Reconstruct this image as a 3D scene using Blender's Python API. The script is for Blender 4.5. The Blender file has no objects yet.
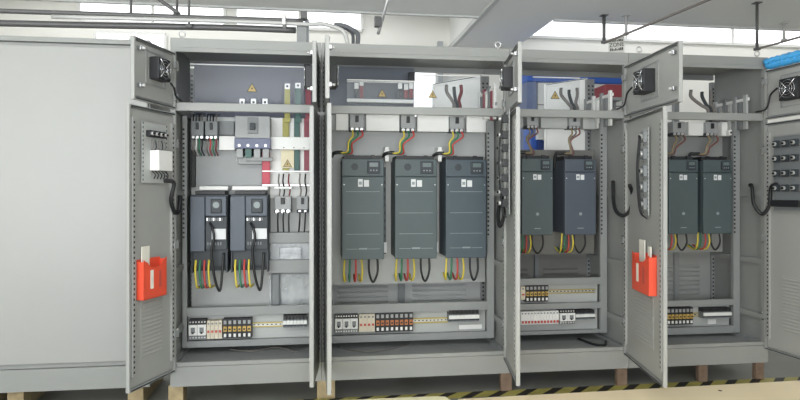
import bpy, bmesh, math, random
from mathutils import Vector, Matrix
random.seed(7)
SC = bpy.context.scene
COL = SC.collection
R = math.radians

# ------------------------------------------------------------------ camera, world, lights, exposure
F = 610.0
YAW = R(7.8)
CX, CY, CZ = 0.868, -3.803, 1.29
cam_d = bpy.data.cameras.new('camera'); cam = bpy.data.objects.new('camera', cam_d); COL.objects.link(cam)
cam.location = (CX, CY, CZ); cam.rotation_euler = (R(90), 0, -YAW)
cam_d.sensor_width = 36; cam_d.lens = 36 * F / 800; cam_d.shift_y = -7 / 800; cam_d.clip_start = 0.05
SC.camera = cam
SC.view_settings.view_transform = 'Standard'; SC.view_settings.look = 'None'
SC.view_settings.exposure = -0.15; SC.view_settings.gamma = 1.0; SC.view_settings.use_curve_mapping = False

w = bpy.data.worlds.new('daylight'); SC.world = w; w.use_nodes = True
w.node_tree.nodes['Background'].inputs[0].default_value = (0.93, 0.97, 1.0, 1)
w.node_tree.nodes['Background'].inputs[1].default_value = 0.60

def area(name, loc, sx, sy, power, rot=(0, 0, 0), col=(0.975, 0.985, 1)):
    l = bpy.data.lights.new(name, 'AREA'); l.shape = 'RECTANGLE'; l.size = sx; l.size_y = sy
    l.energy = power; l.color = col
    o = bpy.data.objects.new(name, l); o.location = loc; o.rotation_euler = rot; COL.objects.link(o)
    return o
area('ceiling_lamp_aisle', (1.9, -2.4, 2.85), 4.0, 0.6, 36)
area('ceiling_lamp_front', (0.2, -4.6, 2.85), 4.0, 1.0, 18)
area('front_fill', (-0.9, -6.4, 1.3), 6.0, 2.4, 720, (R(152), 0, 0), (0.97, 0.99, 1))  # added unseen fill behind the camera, tipped up to brighten ceiling and fronts
area('rear_fill', (0.6, 0.95, 2.88), 5.0, 0.3, 26)  # added fill above the row, out of view, to brighten the opened rear doors
area('ceiling_lamp_recess', (-0.2, 2.3, 3.45), 4.0, 0.5, 22)
area('ceiling_lamp_recess_right', (6.0, 2.3, 3.45), 5.0, 0.5, 26)

# ------------------------------------------------------------------ projection helper: photo pixel on the plane y = d -> (x, z)
cs, sn = math.cos(YAW), math.sin(YAW)
def P(px, py, d):
    a = (px - 400) / F; b = -(py - 193) / F
    dx = a * cs + sn; dy = -a * sn + cs
    k = (d - CY) / dy
    return CX + dx * k, CZ + b * k
def PX(px, d): return P(px, 193, d)[0]
def P3(px, py, d):
    x, z = P(px, py, d); return (x, d, z)

# ------------------------------------------------------------------ materials
def lin(c):
    c = c / 255.0
    return c / 12.92 if c <= 0.04045 else ((c + 0.055) / 1.055) ** 2.4
MATS = {}
def M(name, rgb=None, rough=0.5, metal=0.0, var=0.05, scale=6.0, emit=0.0, bump=0.0):
    if name in MATS: return MATS[name]
    m = bpy.data.materials.new(name); m.use_nodes = True; nt = m.node_tree
    b = nt.nodes['Principled BSDF']
    c = [lin(v) for v in rgb]
    tc = nt.nodes.new('ShaderNodeTexCoord'); no = nt.nodes.new('ShaderNodeTexNoise')
    no.inputs['Scale'].default_value = scale; no.inputs['Detail'].default_value = 4
    nt.links.new(tc.outputs['Object'], no.inputs['Vector'])
    rp = nt.nodes.new('ShaderNodeValToRGB')
    rp.color_ramp.elements[0].position = 0.3; rp.color_ramp.elements[1].position = 0.7
    rp.color_ramp.elements[0].color = (*[v * (1 - var) for v in c], 1)
    rp.color_ramp.elements[1].color = (*[min(1, v * (1 + var)) for v in c], 1)
    nt.links.new(no.outputs['Fac'], rp.inputs[0]); nt.links.new(rp.outputs[0], b.inputs['Base Color'])
    b.inputs['Roughness'].default_value = rough; b.inputs['Metallic'].default_value = metal
    if bump:
        bp = nt.nodes.new('ShaderNodeBump'); bp.inputs['Strength'].default_value = bump
        nt.links.new(no.outputs['Fac'], bp.inputs['Height']); nt.links.new(bp.outputs[0], b.inputs['Normal'])
    if emit:
        b.inputs['Emission Color'].default_value = (*c, 1); b.inputs['Emission Strength'].default_value = emit
    MATS[name] = m; return m
def clear_mat(name, tint, gloss=0.12, milky=0.0):
    if name in MATS: return MATS[name]
    m = bpy.data.materials.new(name); m.use_nodes = True; nt = m.node_tree
    for n in list(nt.nodes): nt.nodes.remove(n)
    o = nt.nodes.new('ShaderNodeOutputMaterial'); t = nt.nodes.new('ShaderNodeBsdfTransparent')
    t.inputs[0].default_value = (*tint, 1)
    g = nt.nodes.new('ShaderNodeBsdfGlossy'); g.inputs['Roughness'].default_value = 0.12
    mx = nt.nodes.new('ShaderNodeMixShader'); mx.inputs[0].default_value = gloss
    d = nt.nodes.new('ShaderNodeBsdfDiffuse'); d.inputs[0].default_value = (0.8, 0.83, 0.86, 1)
    m2 = nt.nodes.new('ShaderNodeMixShader')
    no = nt.nodes.new('ShaderNodeTexNoise'); no.inputs['Scale'].default_value = 3
    mt = nt.nodes.new('ShaderNodeMath'); mt.operation = 'MULTIPLY'; mt.inputs[1].default_value = milky * 2
    nt.links.new(no.outputs['Fac'], mt.inputs[0]); nt.links.new(mt.outputs[0], m2.inputs[0])
    nt.links.new(t.outputs[0], mx.inputs[1]); nt.links.new(g.outputs[0], mx.inputs[2])
    nt.links.new(mx.outputs[0], m2.inputs[1]); nt.links.new(d.outputs[0], m2.inputs[2])
    nt.links.new(m2.outputs[0], o.inputs[0]); MATS[name] = m; return m

PAINT = M('cabinet_paint', (141, 143, 141), 0.45, var=0.02, scale=2)
PAINT_D = M('galvanised_grey', (138, 141, 141), 0.45, 0.0, var=0.04)
PLATE = M('mounting_plate', (172, 175, 174), 0.5, 0.0, var=0.05, scale=3)
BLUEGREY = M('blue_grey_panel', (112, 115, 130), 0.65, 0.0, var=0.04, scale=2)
HOLE = M('hole_black', (25, 26, 28), 0.8, var=0.1)
SLATE = M('drive_slate', (74, 86, 88), 0.5, var=0.03)
SLATE_B = M('drive_slate_blue', (76, 84, 95), 0.5, var=0.03)
SLATE_D = M('drive_dark', (50, 56, 61), 0.55, var=0.05)
SLATE_L = M('drive_line', (135, 146, 150), 0.5)
BLACK = M('black_plastic', (34, 35, 38), 0.5, var=0.1)
WHITE = M('white_plastic', (225, 226, 224), 0.5, var=0.02)
STICK = M('white_sticker', (215, 218, 220), 0.6, var=0.03, scale=60)
BREAK = M('breaker_grey', (150, 153, 154), 0.5)
CONT = M('contactor_grey', (120, 124, 126), 0.5)
LUG = M('tinned_lug', (205, 205, 205), 0.35, 0.6)
CHROME = M('chrome_wire', (200, 202, 205), 0.25, 0.9)
BEIGE = M('beige_terminal', (205, 198, 180), 0.55)
YEL = M('yellow_insulation', (214, 196, 70), 0.45)
GRN = M('green_insulation', (52, 120, 88), 0.45)
RED = M('red_insulation', (190, 72, 66), 0.45)
BLK = M('black_insulation', (30, 31, 34), 0.45)
GREYC = M('grey_insulation', (120, 116, 112), 0.5)
DRED = M('dark_red_insulation', (120, 50, 55), 0.5)
OCHRE = M('ochre_busbar', (150, 145, 62), 0.45)
BUSG = M('green_busbar', (36, 84, 78), 0.45)
BUSR = M('red_busbar', (128, 44, 62), 0.45)
BUSR2 = M('bright_red_busbar', (178, 48, 68), 0.45)
GOLD = M('brass_rail', (178, 165, 100), 0.4, 0.4)
RELY = M('relay_amber', (190, 158, 84), 0.5)
RELO = M('relay_orange', (178, 110, 66), 0.5)
REDM = M('red_switch', (190, 82, 74), 0.5)
ORANGE = M('red_orange_pocket', (228, 84, 58), 0.45, var=0.04)
PAPER = M('paper_sheets', (226, 224, 214), 0.7)
WARN = M('warning_yellow', (176, 154, 98), 0.5)
GREEN_LCD = M('keypad_screen', (98, 112, 112), 0.3)
GLAND = M('purple_grey_shroud', (98, 104, 128), 0.5)
WOOD = M('pallet_wood', (158, 142, 110), 0.8, var=0.2, scale=18, bump=0.3)
CLEAR = clear_mat('clear_cover', (0.95, 0.96, 0.97), 0.015, 0.02)
FILM = clear_mat('crinkled_film', (0.85, 0.87, 0.88), 0.25, 0.3)

# ------------------------------------------------------------------ mesh builder
class MB:
    def __init__(self, *mats): self.bm = bmesh.new(); self.mats = list(mats)
    def mi(self, m):
        if m not in self.mats: self.mats.append(m)
        return self.mats.index(m)
    def box(self, x0, x1, y0, y1, z0, z1, m, bev=0.0):
        if x0 > x1: x0, x1 = x1, x0
        if y0 > y1: y0, y1 = y1, y0
        if z0 > z1: z0, z1 = z1, z0
        v = [self.bm.verts.new(p) for p in [(x0,y0,z0),(x1,y0,z0),(x1,y1,z0),(x0,y1,z0),(x0,y0,z1),(x1,y0,z1),(x1,y1,z1),(x0,y1,z1)]]
        k = self.mi(m); fs = []
        for q in [(3,2,1,0),(4,5,6,7),(0,1,5,4),(1,2,6,5),(2,3,7,6),(3,0,4,7)]:
            f = self.bm.faces.new([v[i] for i in q]); f.material_index = k; fs.append(f)
        if bev:
            es = list({e for f in fs for e in f.edges})
            r = bmesh.ops.bevel(self.bm, geom=es, offset=bev, segments=2, affect='EDGES', profile=0.5, material=-1)
        return self
    def ring_tube(self, pts, r, m, seg=8, caps=True, closed=False):
        pts = [Vector(p) for p in pts]; n = len(pts); k = self.mi(m); rings = []
        up = None
        for i, p in enumerate(pts):
            if closed: t = pts[(i + 1) % n] - pts[i - 1]
            else: t = pts[min(i + 1, n - 1)] - pts[max(i - 1, 0)]
            t.normalize()
            if up is None:
                up = Vector((0, 0, 1)) if abs(t.z) < 0.9 else Vector((0, 1, 0))
            a = t.cross(up)
            if a.length < 1e-5: a = t.cross(Vector((1, 0, 0)))
            a.normalize(); b = a.cross(t).normalized(); up = b
            rr = r[i] if isinstance(r, (list, tuple)) else r
            rings.append([self.bm.verts.new(p + a * rr * math.cos(2 * math.pi * j / seg) + b * rr * math.sin(2 * math.pi * j / seg)) for j in range(seg)])
        for i in range(n if closed else n - 1):
            A, B = rings[i], rings[(i + 1) % n]
            for j in range(seg):
                f = self.bm.faces.new([A[j], A[(j + 1) % seg], B[(j + 1) % seg], B[j]]); f.material_index = k; f.smooth = True
        if caps and not closed:
            f = self.bm.faces.new(rings[0][::-1]); f.material_index = k
            f = self.bm.faces.new(rings[-1]); f.material_index = k
        return self
    def cyl(self, c, ax, r, h, m, seg=20):
        c = Vector(c); a = Vector(ax).normalized()
        return self.ring_tube([c, c + a * h], r, m, seg)
    def poly(self, pts, dy, m):      # prism: polygon pts [(x,y,z)] extruded by vector dy
        k = self.mi(m); dv = Vector(dy)
        A = [self.bm.verts.new(p) for p in pts]; B = [self.bm.verts.new(Vector(p) + dv) for p in pts]
        n = len(pts)
        f = self.bm.faces.new(A); f.material_index = k
        f = self.bm.faces.new(B[::-1]); f.material_index = k
        for i in range(n):
            f = self.bm.faces.new([A[i], B[i], B[(i + 1) % n], A[(i + 1) % n]]); f.material_index = k
        return self
    def build(self, name, parent=None, org=(0, 0, 0), loc=None, rotz=0.0):
        bmesh.ops.recalc_face_normals(self.bm, faces=self.bm.faces[:])
        me = bpy.data.meshes.new(name)
        o_ = Vector(org)
        for v in self.bm.verts: v.co -= o_
        self.bm.to_mesh(me); self.bm.free()
        for m in self.mats: me.materials.append(m)
        o = bpy.data.objects.new(name, me); COL.objects.link(o)
        if parent: o.parent = parent
        if loc is not None: o.location = loc
        o.rotation_euler = (0, 0, rotz)
        return o
def spline(ctrl, n=10):
    c = [Vector(p) for p in ctrl]; c = [c[0] * 2 - c[1]] + c + [c[-1] * 2 - c[-2]]; out = []
    for i in range(1, len(c) - 2):
        p0, p1, p2, p3 = c[i - 1:i + 3]
        for k in range(n):
            t = k / n
            out.append(0.5 * ((2 * p1) + (-p0 + p2) * t + (2 * p0 - 5 * p1 + 4 * p2 - p3) * t * t + (-p0 + 3 * p1 - 3 * p2 + p3) * t ** 3))
    out.append(c[-2]); return out
def tag(o, label, cat, group=None):
    o['label'] = label; o['category'] = cat
    if group: o['group'] = group
    return o
def thing(name, label, cat, loc, group=None):
    o = bpy.data.objects.new(name, None); o.empty_display_size = 0.05; COL.objects.link(o); o.location = loc
    return tag(o, label, cat, group)
def single(mb, name, label, cat, loc, group=None):
    return tag(mb.build(name, org=loc, loc=loc), label, cat, group)
def part(mb, name, root, label=None):
    o = mb.build(name, parent=root, org=root.location)
    if label: o['label'] = label
    return o
def struct(mb, name):
    o = mb.build(name); o['kind'] = 'structure'; return o
def cable(name, label, ctrl, r, m, group=None, cat='cable', n=8, seg=8):
    mb = MB(); mb.ring_tube(spline(ctrl, n), r, m, seg)
    return single(mb, name, label, cat, ctrl[0], group)
def text_mesh(txt, size, m, parent, mat4, name):
    cu = bpy.data.curves.new(name, 'FONT'); cu.body = txt; cu.size = size; cu.extrude = 0.0006; cu.align_x = 'CENTER'
    tmp = bpy.data.objects.new(name + '_source', cu)
    COL.objects.link(tmp); bpy.context.view_layer.update()
    me = bpy.data.meshes.new_from_object(tmp); bpy.data.objects.remove(tmp); me.materials.clear(); me.materials.append(m)
    me.transform(mat4)
    o = bpy.data.objects.new(name, me); COL.objects.link(o); o.parent = parent
    return o

# ------------------------------------------------------------------ the setting
FLOOR = M('grey_concrete_floor', (128, 128, 122), 0.5, var=0.12, scale=3)
WALLM = M('white_wall', (236, 235, 228), 0.85, var=0.02, scale=1)
CEIL = M('ceiling_panel', (240, 241, 238), 0.8, var=0.02, scale=0.6)
GLASSLIT = M('daylight_pane', (250, 252, 255), 0.5, var=0.01, emit=1.6)
WFRAME = M('window_frame_white', (228, 228, 224), 0.6)
XL, XR, YB, YF = -4.0, 9.0, 3.0, -6.5
struct(MB().box(XL, XR, YF, YB + 0.2, -0.1, 0, FLOOR), 'floor')
struct(MB().box(XL, XR, YB, YB + 0.15, 0, 3.5, WALLM), 'wall_back')
struct(MB().box(XL - 0.15, XL, YF, YB + 0.15, 0, 3.5, WALLM), 'wall_left')
struct(MB().box(XR, XR + 0.15, YF, YB + 0.15, 0, 3.5, WALLM), 'wall_right')
mb = MB()
mb.box(XL, XR, YF, YB + 0.15, 3.5, 3.6, CEIL)             # upper ceiling
mb.box(XL, XR, YF, 1.60, 2.90, 3.5, CEIL)                 # lower ceiling over the aisle
mb.box(2.37, 3.05, 1.60, YB, 2.90, 3.5, CEIL)             # dropped bay running to the back wall
struct(mb, 'ceiling')
struct(MB().box(2.33, 2.37, -3, YB, 2.885, 2.93, M('ceiling_trim', (200, 202, 200), 0.6)), 'trim_1')
struct(MB().box(XL, 2.33, 1.60, 1.63, 2.885, 2.93, MATS['ceiling_trim']), 'trim_2')
struct(MB().box(3.05, XR, 1.60, 1.63, 2.885, 2.93, MATS['ceiling_trim']), 'trim_3')
def window(n, x0, x1, z0, z1, mull):
    f = MB(); t = 0.03
    f.box(x0, x1, YB - 0.04, YB, z0 - t, z0, WFRAME); f.box(x0, x1, YB - 0.04, YB, z1, z1 + t, WFRAME)
    for i in range(mull + 1):
        x = x0 + (x1 - x0) * i / mull
        f.box(x - t / 2, x + t / 2, YB - 0.04, YB, z0, z1, WFRAME)
    o = struct(f, 'window_%d' % n)
    p = MB().box(x0, x1, YB - 0.02, YB - 0.008, z0, z1, GLASSLIT).build('window_pane', parent=o)
window(1, PX(236, YB), PX(362, YB), 3.11, 3.38, 2)
window(2, 3.12, 8.6, 3.11, 3.40, 4)
window(3, PX(96, YB), PX(166, YB), 2.80, 2.97, 2)
window(4, PX(80, YB), PX(225, YB), 3.10, 3.42, 2)

# tall bright window low behind the cabinets, seen through the open backs
window(5, PX(398, YB), PX(436, YB), 1.4, 2.72, 1)
struct(MB().box(PX(437, YB), PX(442, YB), YB - 0.06, YB, 0.0, 3.0, M('column_grey', (176, 180, 182), 0.6)), 'trim_4')

# ------------------------------------------------------------------ floor tape, boards, blocks
TY = M('tape_ochre', (170, 160, 88), 0.6, var=0.15, scale=14); TK = M('tape_black', (40, 38, 36), 0.6, var=0.15)
mb = MB(); x = -3.2; y0, y1 = -0.055, 0.05; i = 0
while x < 6.5:
    wd = 0.105 if i % 2 == 0 else 0.075
    mb.poly([(x, y0, 0.001), (x + wd, y0, 0.001), (x + wd + 0.11, y1, 0.001), (x + 0.11, y1, 0.001)], (0, 0, 0.002), TY if i % 2 == 0 else TK)
    x += wd; i += 1
single(mb, 'hazard_tape', 'black and ochre striped hazard tape stuck along the floor beneath the cabinets', 'tape', (-3.2, 0, 0.001))
CREAM = M('cream_board', (250, 232, 196), 0.7, var=0.03, scale=2)
CREAM2 = M('cream_board_yellow', (246, 240, 202), 0.7, var=0.03, scale=2)
SPOT = M('board_stain', (90, 74, 52), 0.8)
bx = PX(459, -0.3)
mb = MB().poly([(bx + 0.005, -2.3, 0), (4.9, -2.3, 0), (4.9, -0.13, 0), (bx + 0.02, -0.20, 0), (bx + 0.005, -0.23, 0)], (0, 0, 0.045), CREAM)
s = P3(720, 398.5, -0.3)
mb.cyl((P(720, 398, -0.27)[0], -0.27, 0.044), (0, 0, 1), 0.012, 0.002, SPOT, 10)
single(mb, 'packing_board', 'long pale cream board lying on the floor in front of the right-hand cabinets', 'board', (bx, -1.2, 0), 'cream boards on the floor')
mb = MB().poly([(0.6, -2.3, 0), (bx - 0.03, -2.3, 0), (bx - 0.03, -0.20, 0), (bx - 0.05, -0.145, 0), (bx - 0.1, -0.13, 0), (0.6, -0.115, 0)], (0, 0, 0.045), CREAM2)
single(mb, 'packing_board', 'shorter yellowish cream board on the floor in front of the three-drive cabinet', 'board', (bx - 0.5, -1.2, 0), 'cream boards on the floor')

WOOD_D = M('brown_block_wood', (122, 102, 86), 0.8, var=0.2, scale=18, bump=0.3)
def block(x0, x1, y0, y1, lab):
    mb = MB().box(x0, x1, y0, y1, 0.0031, 0.128, WOOD_D if ('brown' in lab or 'reddish' in lab) else WOOD, 0.004)
    single(mb, 'wooden_block', lab, 'wooden block', ((x0 + x1) / 2, (y0 + y1) / 2, 0.0031), 'wooden blocks under the cabinets')
block(PX(169, 0.05), PX(184, 0.05), 0.03, 0.15, 'pale wooden block under the left end of the leftmost open cabinet')
block(PX(317, 0.05), PX(335, 0.05), 0.03, 0.16, 'wide yellowish wooden block under the joint left of the three-drive cabinet')
block(PX(500, 0.05), PX(511, 0.05), 0.03, 0.07, 'brown wooden block under the joint right of the three-drive cabinet')
block(PX(616, 0.05), PX(626, 0.05), 0.03, 0.07, 'brown wooden block under the right end of the narrow two-drive cabinet')
block(PX(697, 0.05), PX(706, 0.05), 0.03, 0.07, 'narrow grey-brown wooden block under the middle of the rightmost open cabinet')
block(PX(754, 0.05), PX(762, 0.05), 0.03, 0.07, 'reddish wooden block under the right end of the rightmost open cabinet')
for k, (xx, nm) in enumerate([(0.3, 'left'), (1.5, 'middle'), (2.5, 'inner'), (3.6, 'right')]):
    block(xx, xx + 0.09, 0.45, 0.58, ['rear wooden block in the shadow under the leftmost open cabinet', 'rear wooden block in the shadow under the three-drive cabinet', 'rear wooden block in the shadow under the narrow two-drive cabinet', 'rear wooden block in the shadow under the rightmost open cabinet'][k])

# ------------------------------------------------------------------ cabinets
Z0, ZT, ZTRAY = 0.128, 2.22, 0.27
ZR0, ZR1 = 1.785, 1.835          # rail between the two compartments
DEPTH = 0.60
YM = 0.25                        # plane of the inner mounting frame
YP = 0.42                        # mounting plate
def perf(mb, x, y, z0, z1, axis='y', step=0.03, s=0.006):
    z = z0
    while z < z1:
        if axis == 'y': mb.box(x - s, x + s, y - 0.0008, y + 0.0008, z, z + 0.013, HOLE)
        else: mb.box(x - 0.0008, x + 0.0008, y - s, y + s, z, z + 0.013, HOLE)
        z += step

CAB = {}
PLATE_C = M('shaded_plate_dark', (118, 118, 114), 0.5, var=0.06, scale=3)  # plate colour darkened to carry the shade inside cabinet C
PLATE_E = M('shaded_plate_mid', (152, 154, 152), 0.5, var=0.06, scale=3)  # mid tone, weaker light inside cabinet D put into the plate colour
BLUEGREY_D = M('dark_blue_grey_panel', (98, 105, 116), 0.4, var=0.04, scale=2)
def cabinet(key, x0, x1, label, back_upper, plate_top, beams, side_left=True, side_right=False, mount_frame=(0.03, 0.025), pw=0.05, pwl=0.03):
    r = thing('control_cabinet', label, 'electrical cabinet', ((x0 + x1) / 2, DEPTH / 2, Z0), 'row of open control cabinets')
    CAB[key] = r
    g = 0.0015
    X0, X1 = x0 + g, x1 - g
    mb = MB()                                   # plinth
    mb.box(X0, X1, 0, 0.02, Z0, 0.245, PAINT); mb.box(X0, X1, 0.58, 0.6, Z0, 0.245, PAINT)
    mb.box(X0, X0 + 0.02, 0.02, 0.58, Z0, 0.245, PAINT); mb.box(X1 - 0.02, X1, 0.02, 0.58, Z0, 0.245, PAINT)
    part(mb, 'plinth', r)
    mb = MB()                                   # bottom frame with tray
    mb.box(X0, X1, 0.004, 0.03, 0.247, ZTRAY, PAINT); mb.box(X0, X1, 0.57, 0.6, 0.247, ZTRAY + 0.02, PAINT_D)
    mb.box(X0, X0 + 0.03, 0.03, 0.57, 0.247, ZTRAY, PAINT_D); mb.box(X1 - 0.03, X1, 0.03, 0.57, 0.247, ZTRAY, PAINT_D)
    mb.box(X0 + 0.03, X1 - 0.03, 0.03, 0.57, 0.247, 0.25, PAINT_D)
    part(mb, 'floor_tray', r)
    mb = MB()                                   # roof with folded front fascia
    mb.box(X0, X1, 0, DEPTH, ZT - 0.012, ZT, PAINT); mb.box(X0, X1, 0, 0.012, 2.165, ZT - 0.012, PAINT)
    mb.box(X0, X1, 0.004, 0.03, 2.14, 2.165, PAINT); mb.box(X0, X1, DEPTH - 0.02, DEPTH, 2.17, ZT - 0.012, PAINT_D)
    part(mb, 'roof', r)
    for xa in (X0, X1 - 0.028):                 # corner posts
        mb = MB()
        mb.box(xa, xa + 0.028, 0.006, 0.036, ZTRAY, 2.14, PAINT)
        perf(mb, xa + 0.014, 0.006, ZTRAY + 0.05, 2.1)
        part(mb, 'front_post', r)
        mb = MB(); mb.box(xa, xa + 0.028, DEPTH - 0.035, DEPTH, ZTRAY + 0.02, 2.15, PAINT_D)
        perf(mb, xa + 0.014, DEPTH - 0.035, ZTRAY + 0.05, 2.1)
        part(mb, 'rear_post', r)
    mb = MB().box(X0 + 0.028, X1 - 0.028, 0.004, 0.034, ZR0, ZR1, PAINT, 0.003)
    part(mb, 'middle_rail', r)
    for sx, on in ((X0, side_left), (X1 - 0.003, side_right)):
        if on:
            part(MB().box(sx, sx + 0.003, 0.036, DEPTH - 0.035, ZTRAY, ZR0 if on == 'low' else ZT - .0125, PAINT), 'side_panel', r)
    for zz in (0.42, 0.80, 1.27, 1.79):         # side depth rails
        for sx in (X0 + 0.006, X1 - 0.026):
            part(MB().box(sx, sx + 0.02, 0.036, DEPTH - 0.035, zz, zz + 0.035, PAINT), 'side_rail', r)
    if back_upper:
        a, b = back_upper
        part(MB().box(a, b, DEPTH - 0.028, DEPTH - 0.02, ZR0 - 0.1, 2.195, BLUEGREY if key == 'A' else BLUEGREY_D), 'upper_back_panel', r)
    pb = {'A': ZTRAY + .2, 'B': ZP(420, 283, YP), 'C': ZP(560, 254, YP), 'D': ZP(700, 252, YP)}[key]
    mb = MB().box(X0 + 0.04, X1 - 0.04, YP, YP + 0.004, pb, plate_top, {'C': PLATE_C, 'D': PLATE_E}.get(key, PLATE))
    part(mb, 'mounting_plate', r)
    # louvred lower back
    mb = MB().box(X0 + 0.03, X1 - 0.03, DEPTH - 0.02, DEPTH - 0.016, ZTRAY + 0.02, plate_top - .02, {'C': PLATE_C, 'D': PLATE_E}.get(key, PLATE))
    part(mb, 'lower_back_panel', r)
    if key != 'A':
        W = X1 - X0
        for f0, f1 in ((.10, .40), (.55, .88)):
            mb = MB()
            for k in range(7):
                z = .50 + k * .035
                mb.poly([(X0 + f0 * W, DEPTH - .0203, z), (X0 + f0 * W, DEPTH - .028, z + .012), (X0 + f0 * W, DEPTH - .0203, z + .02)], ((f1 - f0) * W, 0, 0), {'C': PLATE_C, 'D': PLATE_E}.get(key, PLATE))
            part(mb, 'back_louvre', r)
        mb = MB().box(X0 + .46 * W, X0 + .50 * W, DEPTH - .045, DEPTH - .0203, ZTRAY + .03, pb + .3, CONT)
        part(mb, 'back_stiffener', r)
    # inner mounting frame
    a, b = x0 + mount_frame[0], x1 - mount_frame[1]
    for xa, pk in ((a, pwl), (b - pw, pw)):
        mb = MB().box(xa, xa + pk, YM, YM + 0.03, beams[-1][0], ZR0, PAINT_D, 0.002)
        perf(mb, xa + 0.008, YM, 1.0, 1.7)
        part(mb, 'mounting_post', r)
    for z0_, z1_ in beams:
        part(MB().box(a + pwl + .0002, b - pw - .0002, YM, YM + 0.03, z0_, z1_, PAINT_D, 0.002), 'cross_beam', r)
    for k in range(len(beams) - 1):
        part(MB().box(a + pwl, b - pw, YM + 0.05, YM + 0.054, beams[k + 1][0] + 0.01, beams[k][1] - 0.01, PLATE), 'terminal_plate', r)
    return r
def ZP(px, py, d=YM): return P(px, py, d)[1]
bA = [(ZP(250, 315), ZP(250, 306.5)), (ZP(250, 346), ZP(250, 339.5))]
bB = [(ZP(420, 312), ZP(420, 303)), (ZP(420, 340.5), ZP(420, 333.5))]
bC = [(ZP(565, 285), ZP(565, 278)), (ZP(565, 309), ZP(565, 303)), (ZP(565, 334), ZP(565, 330.5))]
bD = [(ZP(700, 306), ZP(700, 300)), (ZP(700, 334), ZP(700, 327))]
cabinet('A', 0.0, 0.90, 'leftmost open grey control cabinet with two small drives and vertical coloured busbars', (0.03, 0.87), 1.80, bA, True, 'low', (0.018, 0.03), 0.028, 0.028)
cabinet('B', 0.90, 2.10, 'widest open grey control cabinet holding three tall slate drives', (0.93, PX(414, 0.57)), 1.80, bB, 'low', 'low', (0.02, 0.025), 0.05, 0.02)
cabinet('C', 2.10, 2.92, 'narrow open grey control cabinet with two drives and two terminal shelves', None, ZP(560, 150, YP), bC, False, 'low')
cabinet('D', 2.92, 3.94, 'rightmost open grey control cabinet with two drives and open back, beside the button-panel door', None, 1.78, bD, 'low', True)

# ---- doors
INNER = M('door_inner_paint', (156, 157, 155), 0.4, var=0.02, scale=2)
class Door:
    def __init__(s, key, hx, wd, phi, z0, z1, right, name):
        s.hx, s.w, s.phi, s.right, s.z0, s.z1 = hx, wd, R(phi), right, z0, z1
        s.su = -1 if right else 1
        root = CAB[key]; s.root = root
        rl = root.location
        mb = MB(); su = s.su
        mb.box(0, su * wd, -0.014, -0.010, z0, z1, PAINT)                     # outer skin
        e = 0.012
        mb.box(0, su * e, -0.010, 0.008, z0, z1, INNER); mb.box(su * (wd - e), su * wd, -0.010, 0.008, z0, z1, INNER)
        mb.box(su * e, su * (wd - e), -0.010, 0.008, z0, z0 + e, INNER); mb.box(su * e, su * (wd - e), -0.010, 0.008, z1 - e, z1, INNER)
        mb.box(su * 0.022, su * (wd - 0.022), -0.010, -0.002, z0 + 0.022, z1 - 0.022, INNER)
        s.o = mb.build(name, parent=root, loc=(hx - rl.x, -0.006 - rl.y, -rl.z), rotz=(math.pi - s.phi) if right else -s.phi)
    def u(s, px):        # pixel -> distance along door
        c, n = math.cos(s.phi), -math.sin(s.phi)
        k = (px - 400) / F
        # X = (x-CX)cs-(y-CY)sn ; Y=(x-CX)sn+(y-CY)cs
        X0 = (s.hx - CX) * cs - (0 - CY) * sn; Y0 = (s.hx - CX) * sn + (0 - CY) * cs
        dX = c * cs - n * sn; dY = c * sn + n * cs
        return (k * Y0 - X0) / (dX - k * dY)
    def z(s, u, py):
        Y = (s.hx + u * math.cos(s.phi) - CX) * sn + (-u * math.sin(s.phi) - CY) * cs
        return CZ - (py - 193) / F * Y
    def world(s, u, v, z):
        a = (math.pi - s.phi) if s.right else -s.phi
        lx, ly = s.su * u, v
        return (s.hx + lx * math.cos(a) - ly * math.sin(a), -0.006 + lx * math.sin(a) + ly * math.cos(a), z)
    def sub(s, mb, name, label=None):
        o = mb.build(name, parent=s.o)
        if label: o['label'] = label
        return o
def rails(d, z0, z1):
    for uu in (0.035, d.w - 0.035):
        mb = MB(); su = d.su
        mb.box(su * (uu - 0.011), su * (uu + 0.011), -0.002, 0.012, z0, z1, INNER)
        z = z0 + 0.02
        while z < z1 - 0.02:
            mb.box(su * (uu - 0.005), su * (uu + 0.005), 0.012, 0.0128, z, z + 0.012, HOLE); z += 0.028
        d.sub(mb, 'perforated_rail')
def louvres(d, u0, u1, z0, z1):
    mb = MB(); su = d.su; n = int((z1 - z0) / 0.022)
    mb.box(su * u0, su * u1, -0.0022, 0.0, z0, z1, INNER)
    for k in range(n):
        z = z0 + 0.006 + k * 0.022
        mb.poly([(su * (u0 + .01), 0.0, z), (su * (u0 + .01), 0.0035, z + 0.004), (su * (u0 + .01), 0.0, z + 0.013)], (su * (u1 - u0 - .02), 0, 0), INNER)
    d.sub(mb, 'vent_louvre')
def hinges(d, zs):
    for z in zs:
        mb = MB(); mb.box(d.su * -0.012, d.su * 0.03, 0.002, 0.02, z - 0.02, z + 0.02, PAINT_D, 0.003)
        mb.cyl((d.su * -0.008, 0.012, z - 0.03), (0, 0, 1), 0.006, 0.06, CHROME, 8)
        d.sub(mb, 'hinge')
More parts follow.
